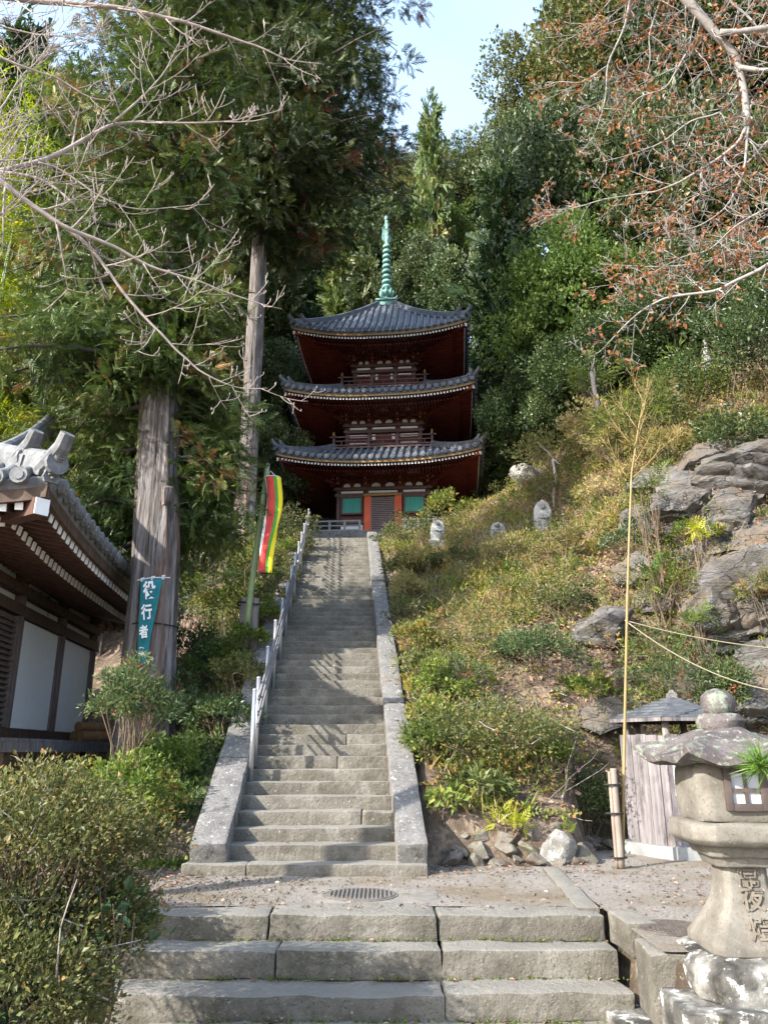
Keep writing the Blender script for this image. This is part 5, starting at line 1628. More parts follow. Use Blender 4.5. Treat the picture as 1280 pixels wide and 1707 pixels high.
TREES = [
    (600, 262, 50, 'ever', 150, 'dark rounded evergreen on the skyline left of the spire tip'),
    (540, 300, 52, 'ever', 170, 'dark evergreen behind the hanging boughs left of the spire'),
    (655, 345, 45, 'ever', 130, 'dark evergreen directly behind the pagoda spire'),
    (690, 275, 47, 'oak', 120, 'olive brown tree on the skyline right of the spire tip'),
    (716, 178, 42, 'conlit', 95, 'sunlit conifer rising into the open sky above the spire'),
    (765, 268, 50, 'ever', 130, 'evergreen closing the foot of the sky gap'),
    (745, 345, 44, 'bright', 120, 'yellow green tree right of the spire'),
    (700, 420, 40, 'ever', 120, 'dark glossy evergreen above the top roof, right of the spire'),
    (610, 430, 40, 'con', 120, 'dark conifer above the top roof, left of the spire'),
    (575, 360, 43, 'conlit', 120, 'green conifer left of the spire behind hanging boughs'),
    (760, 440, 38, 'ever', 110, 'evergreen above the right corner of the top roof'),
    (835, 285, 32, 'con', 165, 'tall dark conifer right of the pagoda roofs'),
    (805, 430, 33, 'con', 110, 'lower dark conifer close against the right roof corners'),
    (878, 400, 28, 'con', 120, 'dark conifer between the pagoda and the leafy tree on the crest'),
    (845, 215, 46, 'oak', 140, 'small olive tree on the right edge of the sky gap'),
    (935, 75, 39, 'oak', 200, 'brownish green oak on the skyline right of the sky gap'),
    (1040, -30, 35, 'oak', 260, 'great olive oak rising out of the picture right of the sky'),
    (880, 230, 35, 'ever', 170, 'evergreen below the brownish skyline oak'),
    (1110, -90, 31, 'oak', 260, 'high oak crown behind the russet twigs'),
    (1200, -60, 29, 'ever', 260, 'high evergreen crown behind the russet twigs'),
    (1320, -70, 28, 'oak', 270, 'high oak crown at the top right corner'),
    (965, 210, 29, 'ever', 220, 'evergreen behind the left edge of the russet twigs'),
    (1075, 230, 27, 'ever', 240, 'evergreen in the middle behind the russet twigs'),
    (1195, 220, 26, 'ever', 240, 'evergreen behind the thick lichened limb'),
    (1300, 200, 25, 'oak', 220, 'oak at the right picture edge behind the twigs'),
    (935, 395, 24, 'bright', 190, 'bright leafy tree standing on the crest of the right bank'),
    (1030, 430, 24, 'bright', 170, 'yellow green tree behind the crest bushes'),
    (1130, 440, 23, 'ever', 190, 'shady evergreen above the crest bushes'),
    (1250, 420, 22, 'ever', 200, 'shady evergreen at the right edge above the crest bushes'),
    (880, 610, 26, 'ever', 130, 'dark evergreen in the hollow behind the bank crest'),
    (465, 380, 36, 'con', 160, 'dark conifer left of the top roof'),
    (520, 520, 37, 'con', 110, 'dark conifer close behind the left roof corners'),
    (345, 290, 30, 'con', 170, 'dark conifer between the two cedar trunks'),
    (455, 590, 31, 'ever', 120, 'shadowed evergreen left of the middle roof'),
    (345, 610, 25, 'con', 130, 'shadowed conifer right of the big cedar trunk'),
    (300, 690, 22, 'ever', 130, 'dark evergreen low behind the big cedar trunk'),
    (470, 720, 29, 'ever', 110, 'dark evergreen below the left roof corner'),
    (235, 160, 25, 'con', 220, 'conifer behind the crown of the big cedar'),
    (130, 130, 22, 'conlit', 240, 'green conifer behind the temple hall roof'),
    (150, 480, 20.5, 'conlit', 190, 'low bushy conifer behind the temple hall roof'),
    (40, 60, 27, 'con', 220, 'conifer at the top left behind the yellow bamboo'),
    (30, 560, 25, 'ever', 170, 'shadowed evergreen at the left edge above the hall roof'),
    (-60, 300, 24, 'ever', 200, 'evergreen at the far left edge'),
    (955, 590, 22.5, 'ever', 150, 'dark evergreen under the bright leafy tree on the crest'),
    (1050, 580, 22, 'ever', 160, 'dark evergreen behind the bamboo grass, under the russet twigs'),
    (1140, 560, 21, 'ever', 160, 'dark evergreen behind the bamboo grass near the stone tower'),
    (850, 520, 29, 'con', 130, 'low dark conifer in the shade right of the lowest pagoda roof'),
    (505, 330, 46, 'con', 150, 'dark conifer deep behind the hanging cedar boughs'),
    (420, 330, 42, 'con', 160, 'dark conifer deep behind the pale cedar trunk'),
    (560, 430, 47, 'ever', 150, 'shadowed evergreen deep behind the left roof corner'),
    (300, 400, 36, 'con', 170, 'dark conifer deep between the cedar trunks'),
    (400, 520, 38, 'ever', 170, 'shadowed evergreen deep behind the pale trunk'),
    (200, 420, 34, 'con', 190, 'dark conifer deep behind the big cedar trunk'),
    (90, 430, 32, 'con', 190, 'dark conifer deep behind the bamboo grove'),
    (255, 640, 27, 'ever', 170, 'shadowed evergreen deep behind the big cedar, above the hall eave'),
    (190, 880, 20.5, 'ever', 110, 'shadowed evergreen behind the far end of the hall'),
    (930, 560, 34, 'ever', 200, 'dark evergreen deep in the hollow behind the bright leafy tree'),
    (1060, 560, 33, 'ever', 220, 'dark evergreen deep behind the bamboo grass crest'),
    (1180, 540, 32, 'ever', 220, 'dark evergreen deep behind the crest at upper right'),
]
for t in TREES: tree(*t)

# ------------------------------------------------------------------ bamboo grove at the left edge
def bamboo(px_, top, Y, seed, label):
    rng = np.random.default_rng(seed)
    p = at(px_, top, Y)
    gz = Hz(p.x, Y)
    h = p.z - gz
    o = empty('bamboo', (p.x, Y, gz), 0, label, 'bamboo', 'bamboo grove at the left edge')
    bend = rng.normal() * .5
    ax = lambda t: Vector((bend * t * t * 1.2 + .8 * max(0, t - .7), .3 * t * t, h * t - 1.0 * max(0, t - .75) ** 2))
    m = MB()
    n = 26
    pts, rs = [], []
    for i in range(n):
        t = i / n
        pts += [ax(t), ax(t + .92 / n)]; r = .055 * (1 - .8 * t); rs += [r * 1.12, r]
    m.tube(pts, rs, 8)
    m.build('culm', M['greenpole'], o, True)
    cl = Cloud()
    for i in range(70):
        t = .38 + .62 * rng.random() ** .8
        a = rng.random() * 6.283
        ln = (.5 + .9 * rng.random()) * (1.2 - .5 * t)
        c = np.array(ax(t)) + np.array([math.cos(a) * ln, math.sin(a) * ln, .2 - .3 * ln])
        clump(cl, rng, c, (.38, .38, .28), 42, .22, .035, (math.cos(a), math.sin(a), -.6), -.4, .5 + rng.normal() * .15, .16, .2)
    cl.build('leaves', T_BLADE, M['bamboo'], o)
for i, (a, b, c, lab) in enumerate([(-15, 110, 19.5, 'yellow bamboo, leftmost in the grove'), (22, 95, 20.5, 'tallest yellow leaved bamboo in the grove'), (48, 190, 19.2, 'shorter yellow bamboo next to the cedar foliage'),
                                    (6, 260, 18.8, 'low leaning yellow bamboo at the left edge'), (70, 230, 21.5, 'green bamboo furthest right in the grove'), (-45, 200, 21, 'bamboo half outside the left picture edge'), (40, 330, 18.9, 'lowest bamboo right above the hall roof')]):
    bamboo(a, b, c, 300 + i, lab)

# ------------------------------------------------------------------ leafless tree reaching in from the left, russet tree from the right
def limbed_tree(name, label, trunk, limbs, seed, matb, twig_len, step, up, leaves=None, rmin=.0025):
    rng = np.random.default_rng(seed)
    base = Vector(trunk[0][0])
    o = empty(name, base, 0, label, 'tree')
    MB().tube([Vector(p) - base for p, r in trunk], [r for p, r in trunk], 14).build('trunk', M[matb], o, True)
    cl = Cloud()
    for pts, r0, r1 in limbs:
        m = MB()
        P = []
        for a, b in zip(pts[:-1], pts[1:]):                      # smooth polyline
            for j in range(4): P.append(Vector(a).lerp(Vector(b), j / 4) + Vector((rng.normal(), rng.normal(), rng.normal())) * .006)
        P.append(Vector(pts[-1]))
        for _ in range(2):
            P = [P[0]] + [(P[i - 1] + P[i] * 2 + P[i + 1]) / 4 for i in range(1, len(P) - 1)] + [P[-1]]
        n = len(P)
        R = [r0 + (r1 - r0) * (i / (n - 1)) ** .8 for i in range(n)]
        m.tube([p - base for p in P], R, 9)
        acc = 0
        nxt = step * .7
        tot = sum((P[i + 1] - P[i]).length for i in range(n - 1))
        run = 0
        sgn = 1
        for i in range(1, n - 1):
            seg = (P[i] - P[i - 1]).length
            run += seg; acc += seg
            while acc > nxt:
                acc -= nxt; nxt = step * (.55 + .9 * rng.random())
                f = run / tot
                d = (P[i + 1] - P[i - 1]).normalized()
                sgn = -sgn
                sd = d.cross(Vector((0, -1, 0))) * sgn
                dv = (d * (.55 + .3 * rng.random()) + sd * (.6 + .4 * rng.random()) + Vector((0, rng.normal() * .45, 0)) + Vector((0, 0, .12)))
                ln = twig_len * (.35 + .9 * rng.random()) * (1.0 - .45 * f)
                c = curve_pts(P[i], dv, ln, 7, up, rng, .30 if leaves else .14)
                rt = min(R[i] * .55, .010 + .004 * ln)
                m.tube([p - base for p in c], [max(rmin, rt * (1 - .85 * j / 7)) for j in range(8)], 5)
                nsub = int(3 + ln * 6) if leaves else int(2 + ln * 5)
                for k in range(nsub):
                    j = 1 + int(rng.random() * 6)
                    dd = (c[min(j + 1, 7)] - c[j - 1]).normalized()
                    s2 = dd.cross(Vector((0, -1, 0))) * (1 if rng.random() < .5 else -1)
                    dv2 = dd * .7 + s2 * .7 + Vector((0, rng.normal() * .5, .1))
                    l2 = ln * (.18 + .30 * rng.random()) * (1 if leaves else 1.25)
                    c2 = curve_pts(c[j], dv2, l2, 4, up * .9, rng, .35 if leaves else .16)
                    m.tube([p - base for p in c2], [max(rmin, rt * .45 * (1 - .8 * q / 4)) for q in range(5)], 4)
                    ends = [c2[-1]]
                    for q in range(int((2 if leaves else 1.2) * rng.random() + l2 * (5 if leaves else 3))):
                        jj = 1 + int(rng.random() * 3)
                        c3 = curve_pts(c2[jj], (c2[jj] - c2[jj - 1]) + Vector((rng.normal(), rng.normal(), rng.normal() + .3)) * l2 * .2, l2 * .45, 3, up * .8, rng, .4)
                        m.tube([p - base for p in c3], [rmin, rmin, rmin * .9, rmin * .8], 4)
                        ends.append(c3[-1])
                    if leaves:
                        dens = leaves(c2[-1])
                        for e in ends:
                            if rng.random() < dens:
                                nl = 2 + int(rng.random() * 4)
                                D = rng.normal(size=(nl, 3)); D[:, 2] -= .5
                                Q = np.array(e - base)[None] + rng.normal(size=(nl, 3)) * .05
                                cl.add(Q, D, rng.normal(size=(nl, 3)) + np.array([0, -.5, .6]), .095 * (.7 + .6 * rng.random(nl)), .055 * (.7 + .5 * rng.random(nl)), rng.random() * .5 + rng.random(nl) * .5)
                    else:
                        for e in ends:                           # fat winter bud
                            m.tube([e - base, e - base + Vector((0, 0, .012)), e - base + Vector((.002, 0, .028))], [.003, .0055, .001], 4)
        m.build('limb', M[matb], o, True)
    if leaves and cl.a: cl.build('leaves', T_LEAF, M['russet'], o)
    return o
def poly(pts, Y0_, Y1_=None):
    Y1_ = Y0_ if Y1_ is None else Y1_
    n = len(pts)
    return [at(x, y, Y0_ + (Y1_ - Y0_) * i / (n - 1)) for i, (x, y) in enumerate(pts)]
LB = [
    (poly([(-160, -30), (30, 0), (180, 10), (240, 20), (310, 37), (360, 55), (400, 67), (450, 87), (480, 102), (540, 107)], 6.0, 6.6), .034, .004),
    (poly([(-120, 40), (0, 95), (50, 115), (100, 132), (150, 165), (200, 170)], 5.6, 6.0), .018, .004),
    (poly([(-150, 330), (0, 285), (65, 270), (110, 250), (150, 227), (190, 205), (250, 204), (325, 205), (390, 202), (428, 188)], 5.8, 6.4), .034, .004),
    (poly([(190, 205), (240, 160), (280, 115), (305, 60)], 6.1, 6.4), .013, .003),
    (poly([(-60, 280), (50, 290), (90, 310), (125, 342)], 5.8, 5.9), .018, .010),
    (poly([(-150, 180), (0, 300), (50, 340), (110, 380), (150, 395), (200, 415), (250, 445), (310, 462), (360, 480), (400, 497), (470, 515)], 5.5, 6.5), .030, .004),
    (poly([(110, 380), (140, 402), (165, 430), (202, 482), (232, 520), (270, 557), (300, 587), (330, 617), (367, 636), (405, 649), (446, 647)], 5.9, 6.5), .020, .004),
    (poly([(65, 272), (100, 280), (170, 330), (225, 352), (350, 340)], 5.8, 6.2), .012, .003),
    (poly([(-100, 250), (0, 190), (40, 120), (90, 80), (160, 70)], 5.7, 6.0), .013, .003),
    (poly([(-80, 20), (60, 60), (150, 60), (190, 30)], 6.0, 6.3), .012, .003),
    (poly([(-60, 420), (30, 330), (70, 300), (150, 285), (210, 300)], 5.6, 6.0), .010, .003),
]
tb = Vector((-4.1, 5.4, -.3))
limbed_tree('leafless_tree', 'leafless tree with pale budded twigs reaching in from the left', [(tb, .20), (tb + Vector((-.1, .1, 1.8)), .15), (at(-150, 330, 5.8), .10), (at(-150, 180, 5.5), .085), (at(-160, -30, 6.0), .06)], LB, 17, 'twig', .72, .15, .55, None, .0034)
RB = [
    (poly([(1085, -80), (1135, -10), (1170, 30), (1200, 65), (1225, 95), (1240, 150), (1245, 210)], 9.0, 9.6), .085, .05),
    (poly([(1200, 55), (1245, 52), (1300, 44), (1380, 20)], 9.2, 9.0), .05, .05),
    (poly([(1232, 112), (1260, 118), (1330, 112)], 9.4, 9.2), .04, .035),
    (poly([(1245, 210), (1230, 240), (1180, 275), (1130, 305), (1090, 320), (1050, 325), (1005, 332)], 9.6, 10.2), .035, .005),
    (poly([(1400, 400), (1280, 440), (1265, 450), (1224, 469), (1190, 487), (1137, 491), (1100, 499), (1070, 517), (1047, 536), (1025, 559), (1002, 585), (980, 596)], 9.4, 10.4), .036, .004),
    (poly([(1400, 330), (1280, 395), (1240, 415), (1170, 440), (1090, 445), (1000, 440)], 9.6, 10.4), .026, .004),
    (poly([(1060, -60), (1050, 0), (1040, 50), (1010, 110), (1010, 165), (990, 230), (960, 260)], 9.6, 10.2), .028, .004),
    (poly([(1170, 30), (1160, 65), (1130, 110), (1110, 150), (1060, 160), (1030, 210)], 9.3, 10.0), .026, .005),
    (poly([(1240, 150), (1200, 190), (1150, 200), (1100, 240), (1060, 255), (1000, 270)], 9.5, 10.2), .022, .004),
    (poly([(1245, 210), (1240, 290), (1210, 350), (1160, 380), (1100, 390)], 9.6, 10.0), .024, .004),
    (poly([(1130, -60), (1100, 0), (1080, 60), (1085, 100), (1070, 140)], 9.6, 9.9), .022, .004),
    (poly([(1330, 200), (1280, 230), (1220, 300), (1150, 330), (1110, 370), (1050, 400)], 9.6, 10.3), .024, .004),
    (poly([(1350, 60), (1280, 130), (1250, 170), (1200, 240), (1130, 250)], 9.6, 10.0), .022, .004),
    (poly([(1050, -40), (1000, 20), (960, 60), (930, 70)], 9.8, 10.4), .016, .003),
    (poly([(1010, 110), (970, 140), (930, 135), (905, 145)], 9.9, 10.4), .012, .003),
    (poly([(1005, 332), (965, 345), (935, 350), (905, 350)], 10.2, 10.6), .009, .003),
    (poly([(1360, 330), (1300, 340), (1270, 350), (1220, 380), (1180, 420), (1140, 425), (1060, 470), (980, 480)], 9.3, 10.2), .02, .003),
    (poly([(1200, -60), (1210, 0), (1250, 30), (1290, 90)], 9.8, 9.9), .03, .015),
]
rb = Vector((5.3, 9.0, .0))
def russ(p): return .24
limbed_tree('russet_tree', 'lichened tree with russet autumn leaves on grey twigs at upper right', [(rb, .24), (rb + Vector((.05, .05, 2.5)), .20), (at(1400, 400, 9.4), .17), (at(1400, 330, 9.6), .14), (at(1385, 120, 9.1), .12), (at(1380, 20, 9.0), .09), (at(1300, -80, 9.0), .06)], RB, 23, 'greybark', .95, .16, .10, russ, .0035)
# ------------------------------------------------------------------ shrubs
def shrub(name, c, rx, ry, rz, h0, mat, leaf, n, label, seed, tint=.45, stems=9, cat='shrub', group=None, tmpl=None, ncl=None, wid=.5, extra=None, stemr=.012, flat=.7, zbase=0.0):
    """stems from the ground fan out to tufts of leaves; c = foot, crown centre at h0, radii rx ry rz"""
    rng = np.random.default_rng(seed)
    c = Vector(c)
    o = empty(name, c, 0, label, cat, group)
    cl, m = Cloud(), MB()
    ncl = ncl or max(14, n // 90)
    tops = []
    for i in range(ncl):
        d = rnd_dir(rng, 1)[0]
        if d[2] < -.25: d[2] = -d[2] * .6
        k = (.55 + .45 * rng.random() ** .5) * (1 + .25 * mnoise.noise(Vector(d) * 2 + Vector((seed, 0, 0))))
        p = np.array([d[0] * rx * k, d[1] * ry * k, h0 + d[2] * rz * k])
        tops.append(p)
        r = (.16 + .14 * rng.random()) * (rx + rz) * .75
        clump(cl, rng, p, (r, r, r * flat), max(6, n // ncl), leaf, leaf * wid, d, .35, tint + rng.normal() * .11, .13, .3)
    for i in range(stems):
        t = tops[int(rng.random() * ncl)]
        f = np.array([rng.normal() * rx * .13, rng.normal() * ry * .13, -.05])
        mid = f * .45 + t * .5 + rng.normal(size=3) * .06 * rx + np.array([0, 0, .08 * h0])
        pts = [Vector(f), Vector(f).lerp(Vector(mid), .5) + Vector(rng.normal(size=3) * .02 * rx), Vector(mid), Vector(mid).lerp(Vector(t), .5) + Vector(rng.normal(size=3) * .05 * rx), Vector(t)]
        m.tube(pts, [stemr, stemr * .85, stemr * .7, stemr * .5, stemr * .25], 6)
        for _ in range(3):
            t2 = tops[int(rng.random() * ncl)]
            if np.linalg.norm(t2 - t) < rx * 1.1:
                m.tube([Vector(mid), Vector(mid).lerp(Vector(t2), .5) + Vector(rng.normal(size=3) * .04 * rx), Vector(t2)], [stemr * .55, stemr * .4, stemr * .2], 5)
    tag(m.build('stems', M['stem'], o, True), kind='stuff')
    cl.build('foliage', tmpl or T_LEAF, M[mat], o)
    if extra: extra(o, tops, rng)
    return o

# near azalea thicket, lower left
def twigs_bare(k, ln):
    def f(o, tops, rng):
        m = MB()
        for i in range(k):
            t = tops[int(rng.random() * len(tops))]
            d = rng.normal(size=3); d[2] = abs(d[2]) * .5
            m.tube([p for p in curve_pts(Vector(t) - Vector(d) * ln * .3, d, ln * (.5 + rng.random()), 4, .2, rng, .3)], [.005, .004, .0035, .003, .002], 5)
        tag(m.build('bare_twigs', M['twig'], o, True), kind='stuff')
    return f
shrub('azalea_bush', (-2.02, 4.55, -.63), .74, .60, .42, 1.24, 'azalea', .029, 22000, 'flat topped azalea bush with yellowing leaves in the lower left foreground', 401, .55, 26, stemr=.017, ncl=150, extra=twigs_bare(40, .25), flat=.6)
shrub('azalea_bush', (-1.68, 4.68, -.63), .38, .40, .62, .72, 'azalea', .030, 15000, 'low ragged azalea growing against the broad steps', 402, .62, 16, stemr=.013, ncl=80, extra=twigs_bare(34, .28))
shrub('azalea_bush', (-1.86, 4.05, -.63), .55, .42, .60, .58, 'azalea', .029, 15000, 'green azalea sprawling at the bottom left corner', 403, .55, 16, stemr=.016, ncl=90, extra=twigs_bare(30, .3))
shrub('camellia_shrub', (-1.48, 4.42, -.63), .30, .25, .30, .90, 'camellia', .06, 60, 'dark glossy camellia leaves poking out of the azalea thicket', 404, .4, 6, ncl=20)
shrub('camellia_shrub', (-1.72, 4.15, -.63), .30, .25, .35, .55, 'camellia', .08, 100, 'dark camellia sprig low in the middle of the azalea thicket', 405, .4, 6, ncl=24)
shrub('azalea_bush', (-2.85, 5.6, -.5), .75, .6, .32, .98, 'azalea', .04, 8000, 'yellowing azalea behind the foreground thicket at the left edge', 406, .6, 14, ncl=90, extra=twigs_bare(20, .25), flat=.5)

# nandina and mixed shrubs left of the long flight
def foot(px_, py_, Y, dz=0.0):
    p = at(px_, py_, Y)
    return Vector((p.x, Y, Hz(p.x, Y) + dz))
def by_top(px_, top, Y):
    p = at(px_, top, Y)
    g = Hz(p.x, Y)
    return Vector((p.x, Y, g)), max(.35, p.z - g)
def bush(name, px_, top, Y, wpx, mat, leaf, n, label, seed, tint=.45, lowfrac=.0, group='shrubs left of the staircase', **kw):
    c, h = by_top(px_, top, Y)
    r = wpx / 2 / F * Y
    rz = min(h * .55, r * 1.2)
    return shrub(name, c, r, r * .9, rz, h - rz, mat, leaf, n, label, seed, tint, group=group, **kw)
bush('nandina_shrub', 232, 1105, 9.3, 125, 'nandina', .058, 4600, 'airy nandina with fine leaves before the foot of the big cedar', 410, .62, wid=.36, stems=16, flat=.4)
LS = [
    (165, 1262, 8.9, 110, 'weeds', .055, 1700, 'pale green shrub beside the hall veranda end', .58),
    (285, 1215, 9.9, 130, 'bright', .065, 2300, 'yellow green leafy shrub low between the cedar and the stair slabs', .55),
    (232, 1250, 8.6, 120, 'bright', .06, 2200, 'sunlit leafy shrub below the nandina', .62),
    (345, 1150, 11.2, 120, 'evergreen', .06, 2600, 'dark green shrub against the lower left stair slabs', .5),
    (300, 1120, 12.2, 130, 'evergreen', .06, 2400, 'dark green shrub right of the big cedar foot', .4),
    (370, 1070, 13.2, 110, 'weeds', .06, 2200, 'mixed green shrub under the flag pole stakes', .45),
    (320, 1030, 14.0, 120, 'evergreen', .065, 2200, 'shaded shrub between the cedar and the flag pole', .35),
    (440, 1020, 15.0, 70, 'weeds', .06, 1500, 'yellowish weeds beside the handrail, right of the flag pole', .66),
    (370, 945, 15.6, 110, 'weeds', .07, 2200, 'yellow tinged bush behind the flag pole', .62),
    (310, 935, 16.5, 120, 'evergreen', .075, 2200, 'glossy shrub right of the cedar trunk at half height', .5),
    (470, 935, 17.2, 80, 'azalea', .06, 1900, 'olive bush close to the handrail halfway up', .5),
    (425, 880, 18.5, 110, 'weeds', .075, 2200, 'bush with big yellow leaves behind the streamer', .62),
    (350, 860, 19.0, 120, 'evergreen', .085, 2200, 'evergreen shrub left of the streamer pole', .55),
    (482, 845, 20.6, 100, 'azalea', .06, 2600, 'rounded brown green bush beside the top of the handrail', .42),
    (500, 890, 20.0, 50, 'azalea', .06, 1300, 'small brown bush tucked under the top handrail posts', .45),
    (395, 830, 22.5, 120, 'evergreen', .09, 1800, 'dark shrub round the foot of the pale trunked cedar', .4),
    (300, 830, 20.0, 130, 'evergreen', .09, 2000, 'dark shrub between the two cedar trunks', .35),
    (335, 1235, 10.4, 100, 'evergreen', .055, 2200, 'leafy shrub leaning on the lowest left stair slab', .55),
    (255, 1300, 8.7, 110, 'weeds', .05, 1900, 'low weeds by the gravel left of the stair foot', .55),
    (110, 1290, 7.8, 130, 'weeds', .05, 2000, 'tall weeds before the hall veranda', .65),
    (35, 1292, 7.6, 130, 'weeds', .05, 1800, 'weeds at the left edge before the hall', .6),
    (400, 1120, 12.6, 60, 'azalea', .05, 1100, 'dry brownish shrub hugging the handrail', .5),
]
for i, (x, t, Y, w, mt, lf, n, lab, ti) in enumerate(LS):
    bush('leafy_shrub' if mt != 'azalea' else 'azalea_bush', x, t, Y, w, mt, lf, n, lab, 430 + i, ti, stems=9, stemr=.009)

# right bank
def red_tips(o, tops, rng):
    cl = Cloud()
    for t in tops[::7]:
        clump(cl, rng, t, (.10, .10, .10), 26, .045, .02, None, .1, .99, .01, .2)
    cl.build('red_leaves', T_LEAF, M['nandina'], o)
RS = [
    ('azalea_bush', 815, 1170, 9.75, 265, 'azalea', .042, 9500, 'wide olive brown azalea dome at the foot of the right bank', .52, dict(stems=24, ncl=120, extra=twigs_bare(40, .35))),
    ('nandina_shrub', 890, 1045, 11.7, 150, 'nandina', .06, 4200, 'blue green nandina in the middle of the right bank', .40, dict(wid=.34, stems=8)),
    ('nandina_shrub', 1125, 1040, 10.9, 190, 'nandina', .055, 3800, 'sparse nandina with red leaves behind the guy ropes', .45, dict(wid=.34, stems=10, extra=red_tips)),
    ('nandina_shrub', 770, 1090, 11.2, 90, 'nandina', .05, 1300, 'small reddish nandina beside the blue green one', .55, dict(wid=.34, extra=red_tips)),
    ('leafy_shrub', 735, 1105, 11.0, 100, 'bright', .055, 1800, 'yellow green weeds beside the right stair slab', .6, {}),
    ('leafy_shrub', 720, 1200, 9.9, 80, 'bright', .06, 1500, 'fresh green shrub right of the lower stair slab', .5, {}),
    ('leafy_shrub', 965, 1270, 10.3, 110, 'evergreen', .05, 2600, 'dense dark shrub in the hollow left of the bamboo pole', .5, {}),
    ('leafy_shrub', 915, 1280, 9.9, 110, 'weeds', .05, 1800, 'pale weeds right of the azalea dome', .5, {}),
    ('leafy_shrub', 795, 1310, 9.15, 100, 'evergreen', .11, 420, 'big leaved green plant before the azalea dome', .75, dict(wid=.32)),
    ('leafy_shrub', 740, 1370, 8.95, 60, 'bright', .085, 160, 'pale leaved creeper by the foot of the right stair slab', .85, dict(wid=.5)),
    ('fern', 850, 1400, 8.9, 60, 'bamboo', .12, 70, 'small yellow fern above the rubble stones', .8, dict(tmpl='frond', wid=.6)),
    ('fern', 1163, 870, 11.6, 40, 'bamboo', .14, 60, 'bright yellow fern growing on the grey rock', .9, dict(tmpl='frond', wid=.6)),
    ('leafy_shrub', 700, 855, 19.3, 130, 'azalea', .055, 3200, 'brown green bush hiding the right side of the pagoda door', .45, {}),
    ('leafy_shrub', 690, 920, 17.0, 130, 'straw', .06, 2300, 'straw coloured bush right of the upper stair', .45, {}),
    ('leafy_shrub', 760, 920, 16.4, 110, 'azalea', .055, 2200, 'tangled brown bush below the leaning statue', .5, {}),
    ('leafy_shrub', 745, 820, 21.0, 120, 'weeds', .09, 1500, 'grassy tuft on the crest right of the pagoda', .6, {}),
    ('leafy_shrub', 985, 672, 17.5, 130, 'straw', .09, 1900, 'straw coloured thicket on the crest below the leafy tree', .5, {}),
    ('leafy_shrub', 905, 715, 19.0, 130, 'azalea', .08, 1900, 'russet tinged bush on the crest above the statues', .7, {}),
    ('bamboo_grass', 1060, 618, 15.6, 170, 'weeds', .17, 1900, 'bamboo grass thicket on the crest behind the bamboo pole tip', .40, dict(wid=.14)),
    ('bamboo_grass', 1130, 596, 15.8, 160, 'weeds', .17, 1900, 'bamboo grass thicket right of the bamboo pole tip', .35, dict(wid=.14)),
    ('bamboo_grass', 1105, 720, 14.3, 150, 'straw', .16, 1500, 'yellowing bamboo grass above the pale boulder', .35, dict(wid=.14)),
    ('evergreen_shrub', 1215, 512, 14.6, 220, 'evergreen', .085, 4200, 'dark evergreen shrub on the crest at upper right', .45, {}),
    ('evergreen_shrub', 1285, 470, 14.0, 210, 'evergreen', .085, 3800, 'tall dark evergreen shrub at the right edge of the crest', .38, {}),
    ('evergreen_shrub', 1210, 680, 13.2, 150, 'evergreen', .075, 3000, 'glossy shrub overhanging the top of the slanting slab', .5, {}),
    ('leafy_shrub', 985, 600, 19.0, 80, 'bright', .09, 900, 'bright sapling crown on a pale bent stem at the crest', .6, {}),
    ('fern', 1100, 930, 11.9, 90, 'weeds', .20, 90, 'green fern tuft on the leafy slope below the boulder', .5, dict(tmpl='frond', wid=.6)),
    ('fern', 1075, 790, 12.3, 80, 'cedar', .2, 90, 'dark fern tuft beside the bamboo pole at half height', .4, dict(tmpl='frond', wid=.6)),
    ('fern', 1160, 1010, 11.4, 80, 'bright', .18, 90, 'fresh green fern under the flat jutting stone', .5, dict(tmpl='frond', wid=.6)),
    ('fern', 1275, 950, 11.0, 70, 'azalea', .2, 110, 'yellowish fern at the right edge on the brown rock', .75, dict(tmpl='frond', wid=.6)),
    ('leafy_shrub', 1200, 1110, 10.8, 90, 'evergreen', .06, 1300, 'small green bush behind the lantern top', .6, {}),
]
for i, (nm_, x, t, Y, w, mt, lf, n, lab, ti, kw) in enumerate(RS):
    kw = dict(kw)
    if kw.get('tmpl') == 'frond': kw['tmpl'] = T_FROND; kw['ncl'] = 8
    bush(nm_, x, t, Y, w, mt, lf, n, lab, 500 + i, ti, group='shrubs on the right bank', stemr=.008, **kw)

# shrubs leaning over the left stair slabs
LH = ['weedy bush leaning over the second left slab', 'olive bush leaning over the left slab below the flag pole stakes', 'green bush leaning over the left slab beside the flag pole stakes', 'yellowish bush leaning over the left slab above the stakes',
      'straggly bush leaning over the left slab beside the streamer', 'dark bush leaning over the left slab above the streamer foot', 'brownish bush leaning over the upper left slab', 'small bush leaning over the left slab near the stair head', 'last bush leaning over the left slab just below the pagoda railing']
for i, lab in enumerate(LH):
    Y = 10.6 + i * 1.32
    x = xs(Y) - 1.28
    mt = ['evergreen', 'azalea', 'weeds', 'weeds', 'azalea', 'evergreen', 'azalea', 'weeds', 'azalea'][i]
    shrub('leafy_shrub' if mt != 'azalea' else 'azalea_bush', (x, Y, Hz(x - .1, Y) - .02), .42, .75, .34, .36, mt, .055, 1900, lab, 620 + i, .5, 10, group='bushes leaning over the left stair slabs', stemr=.008)

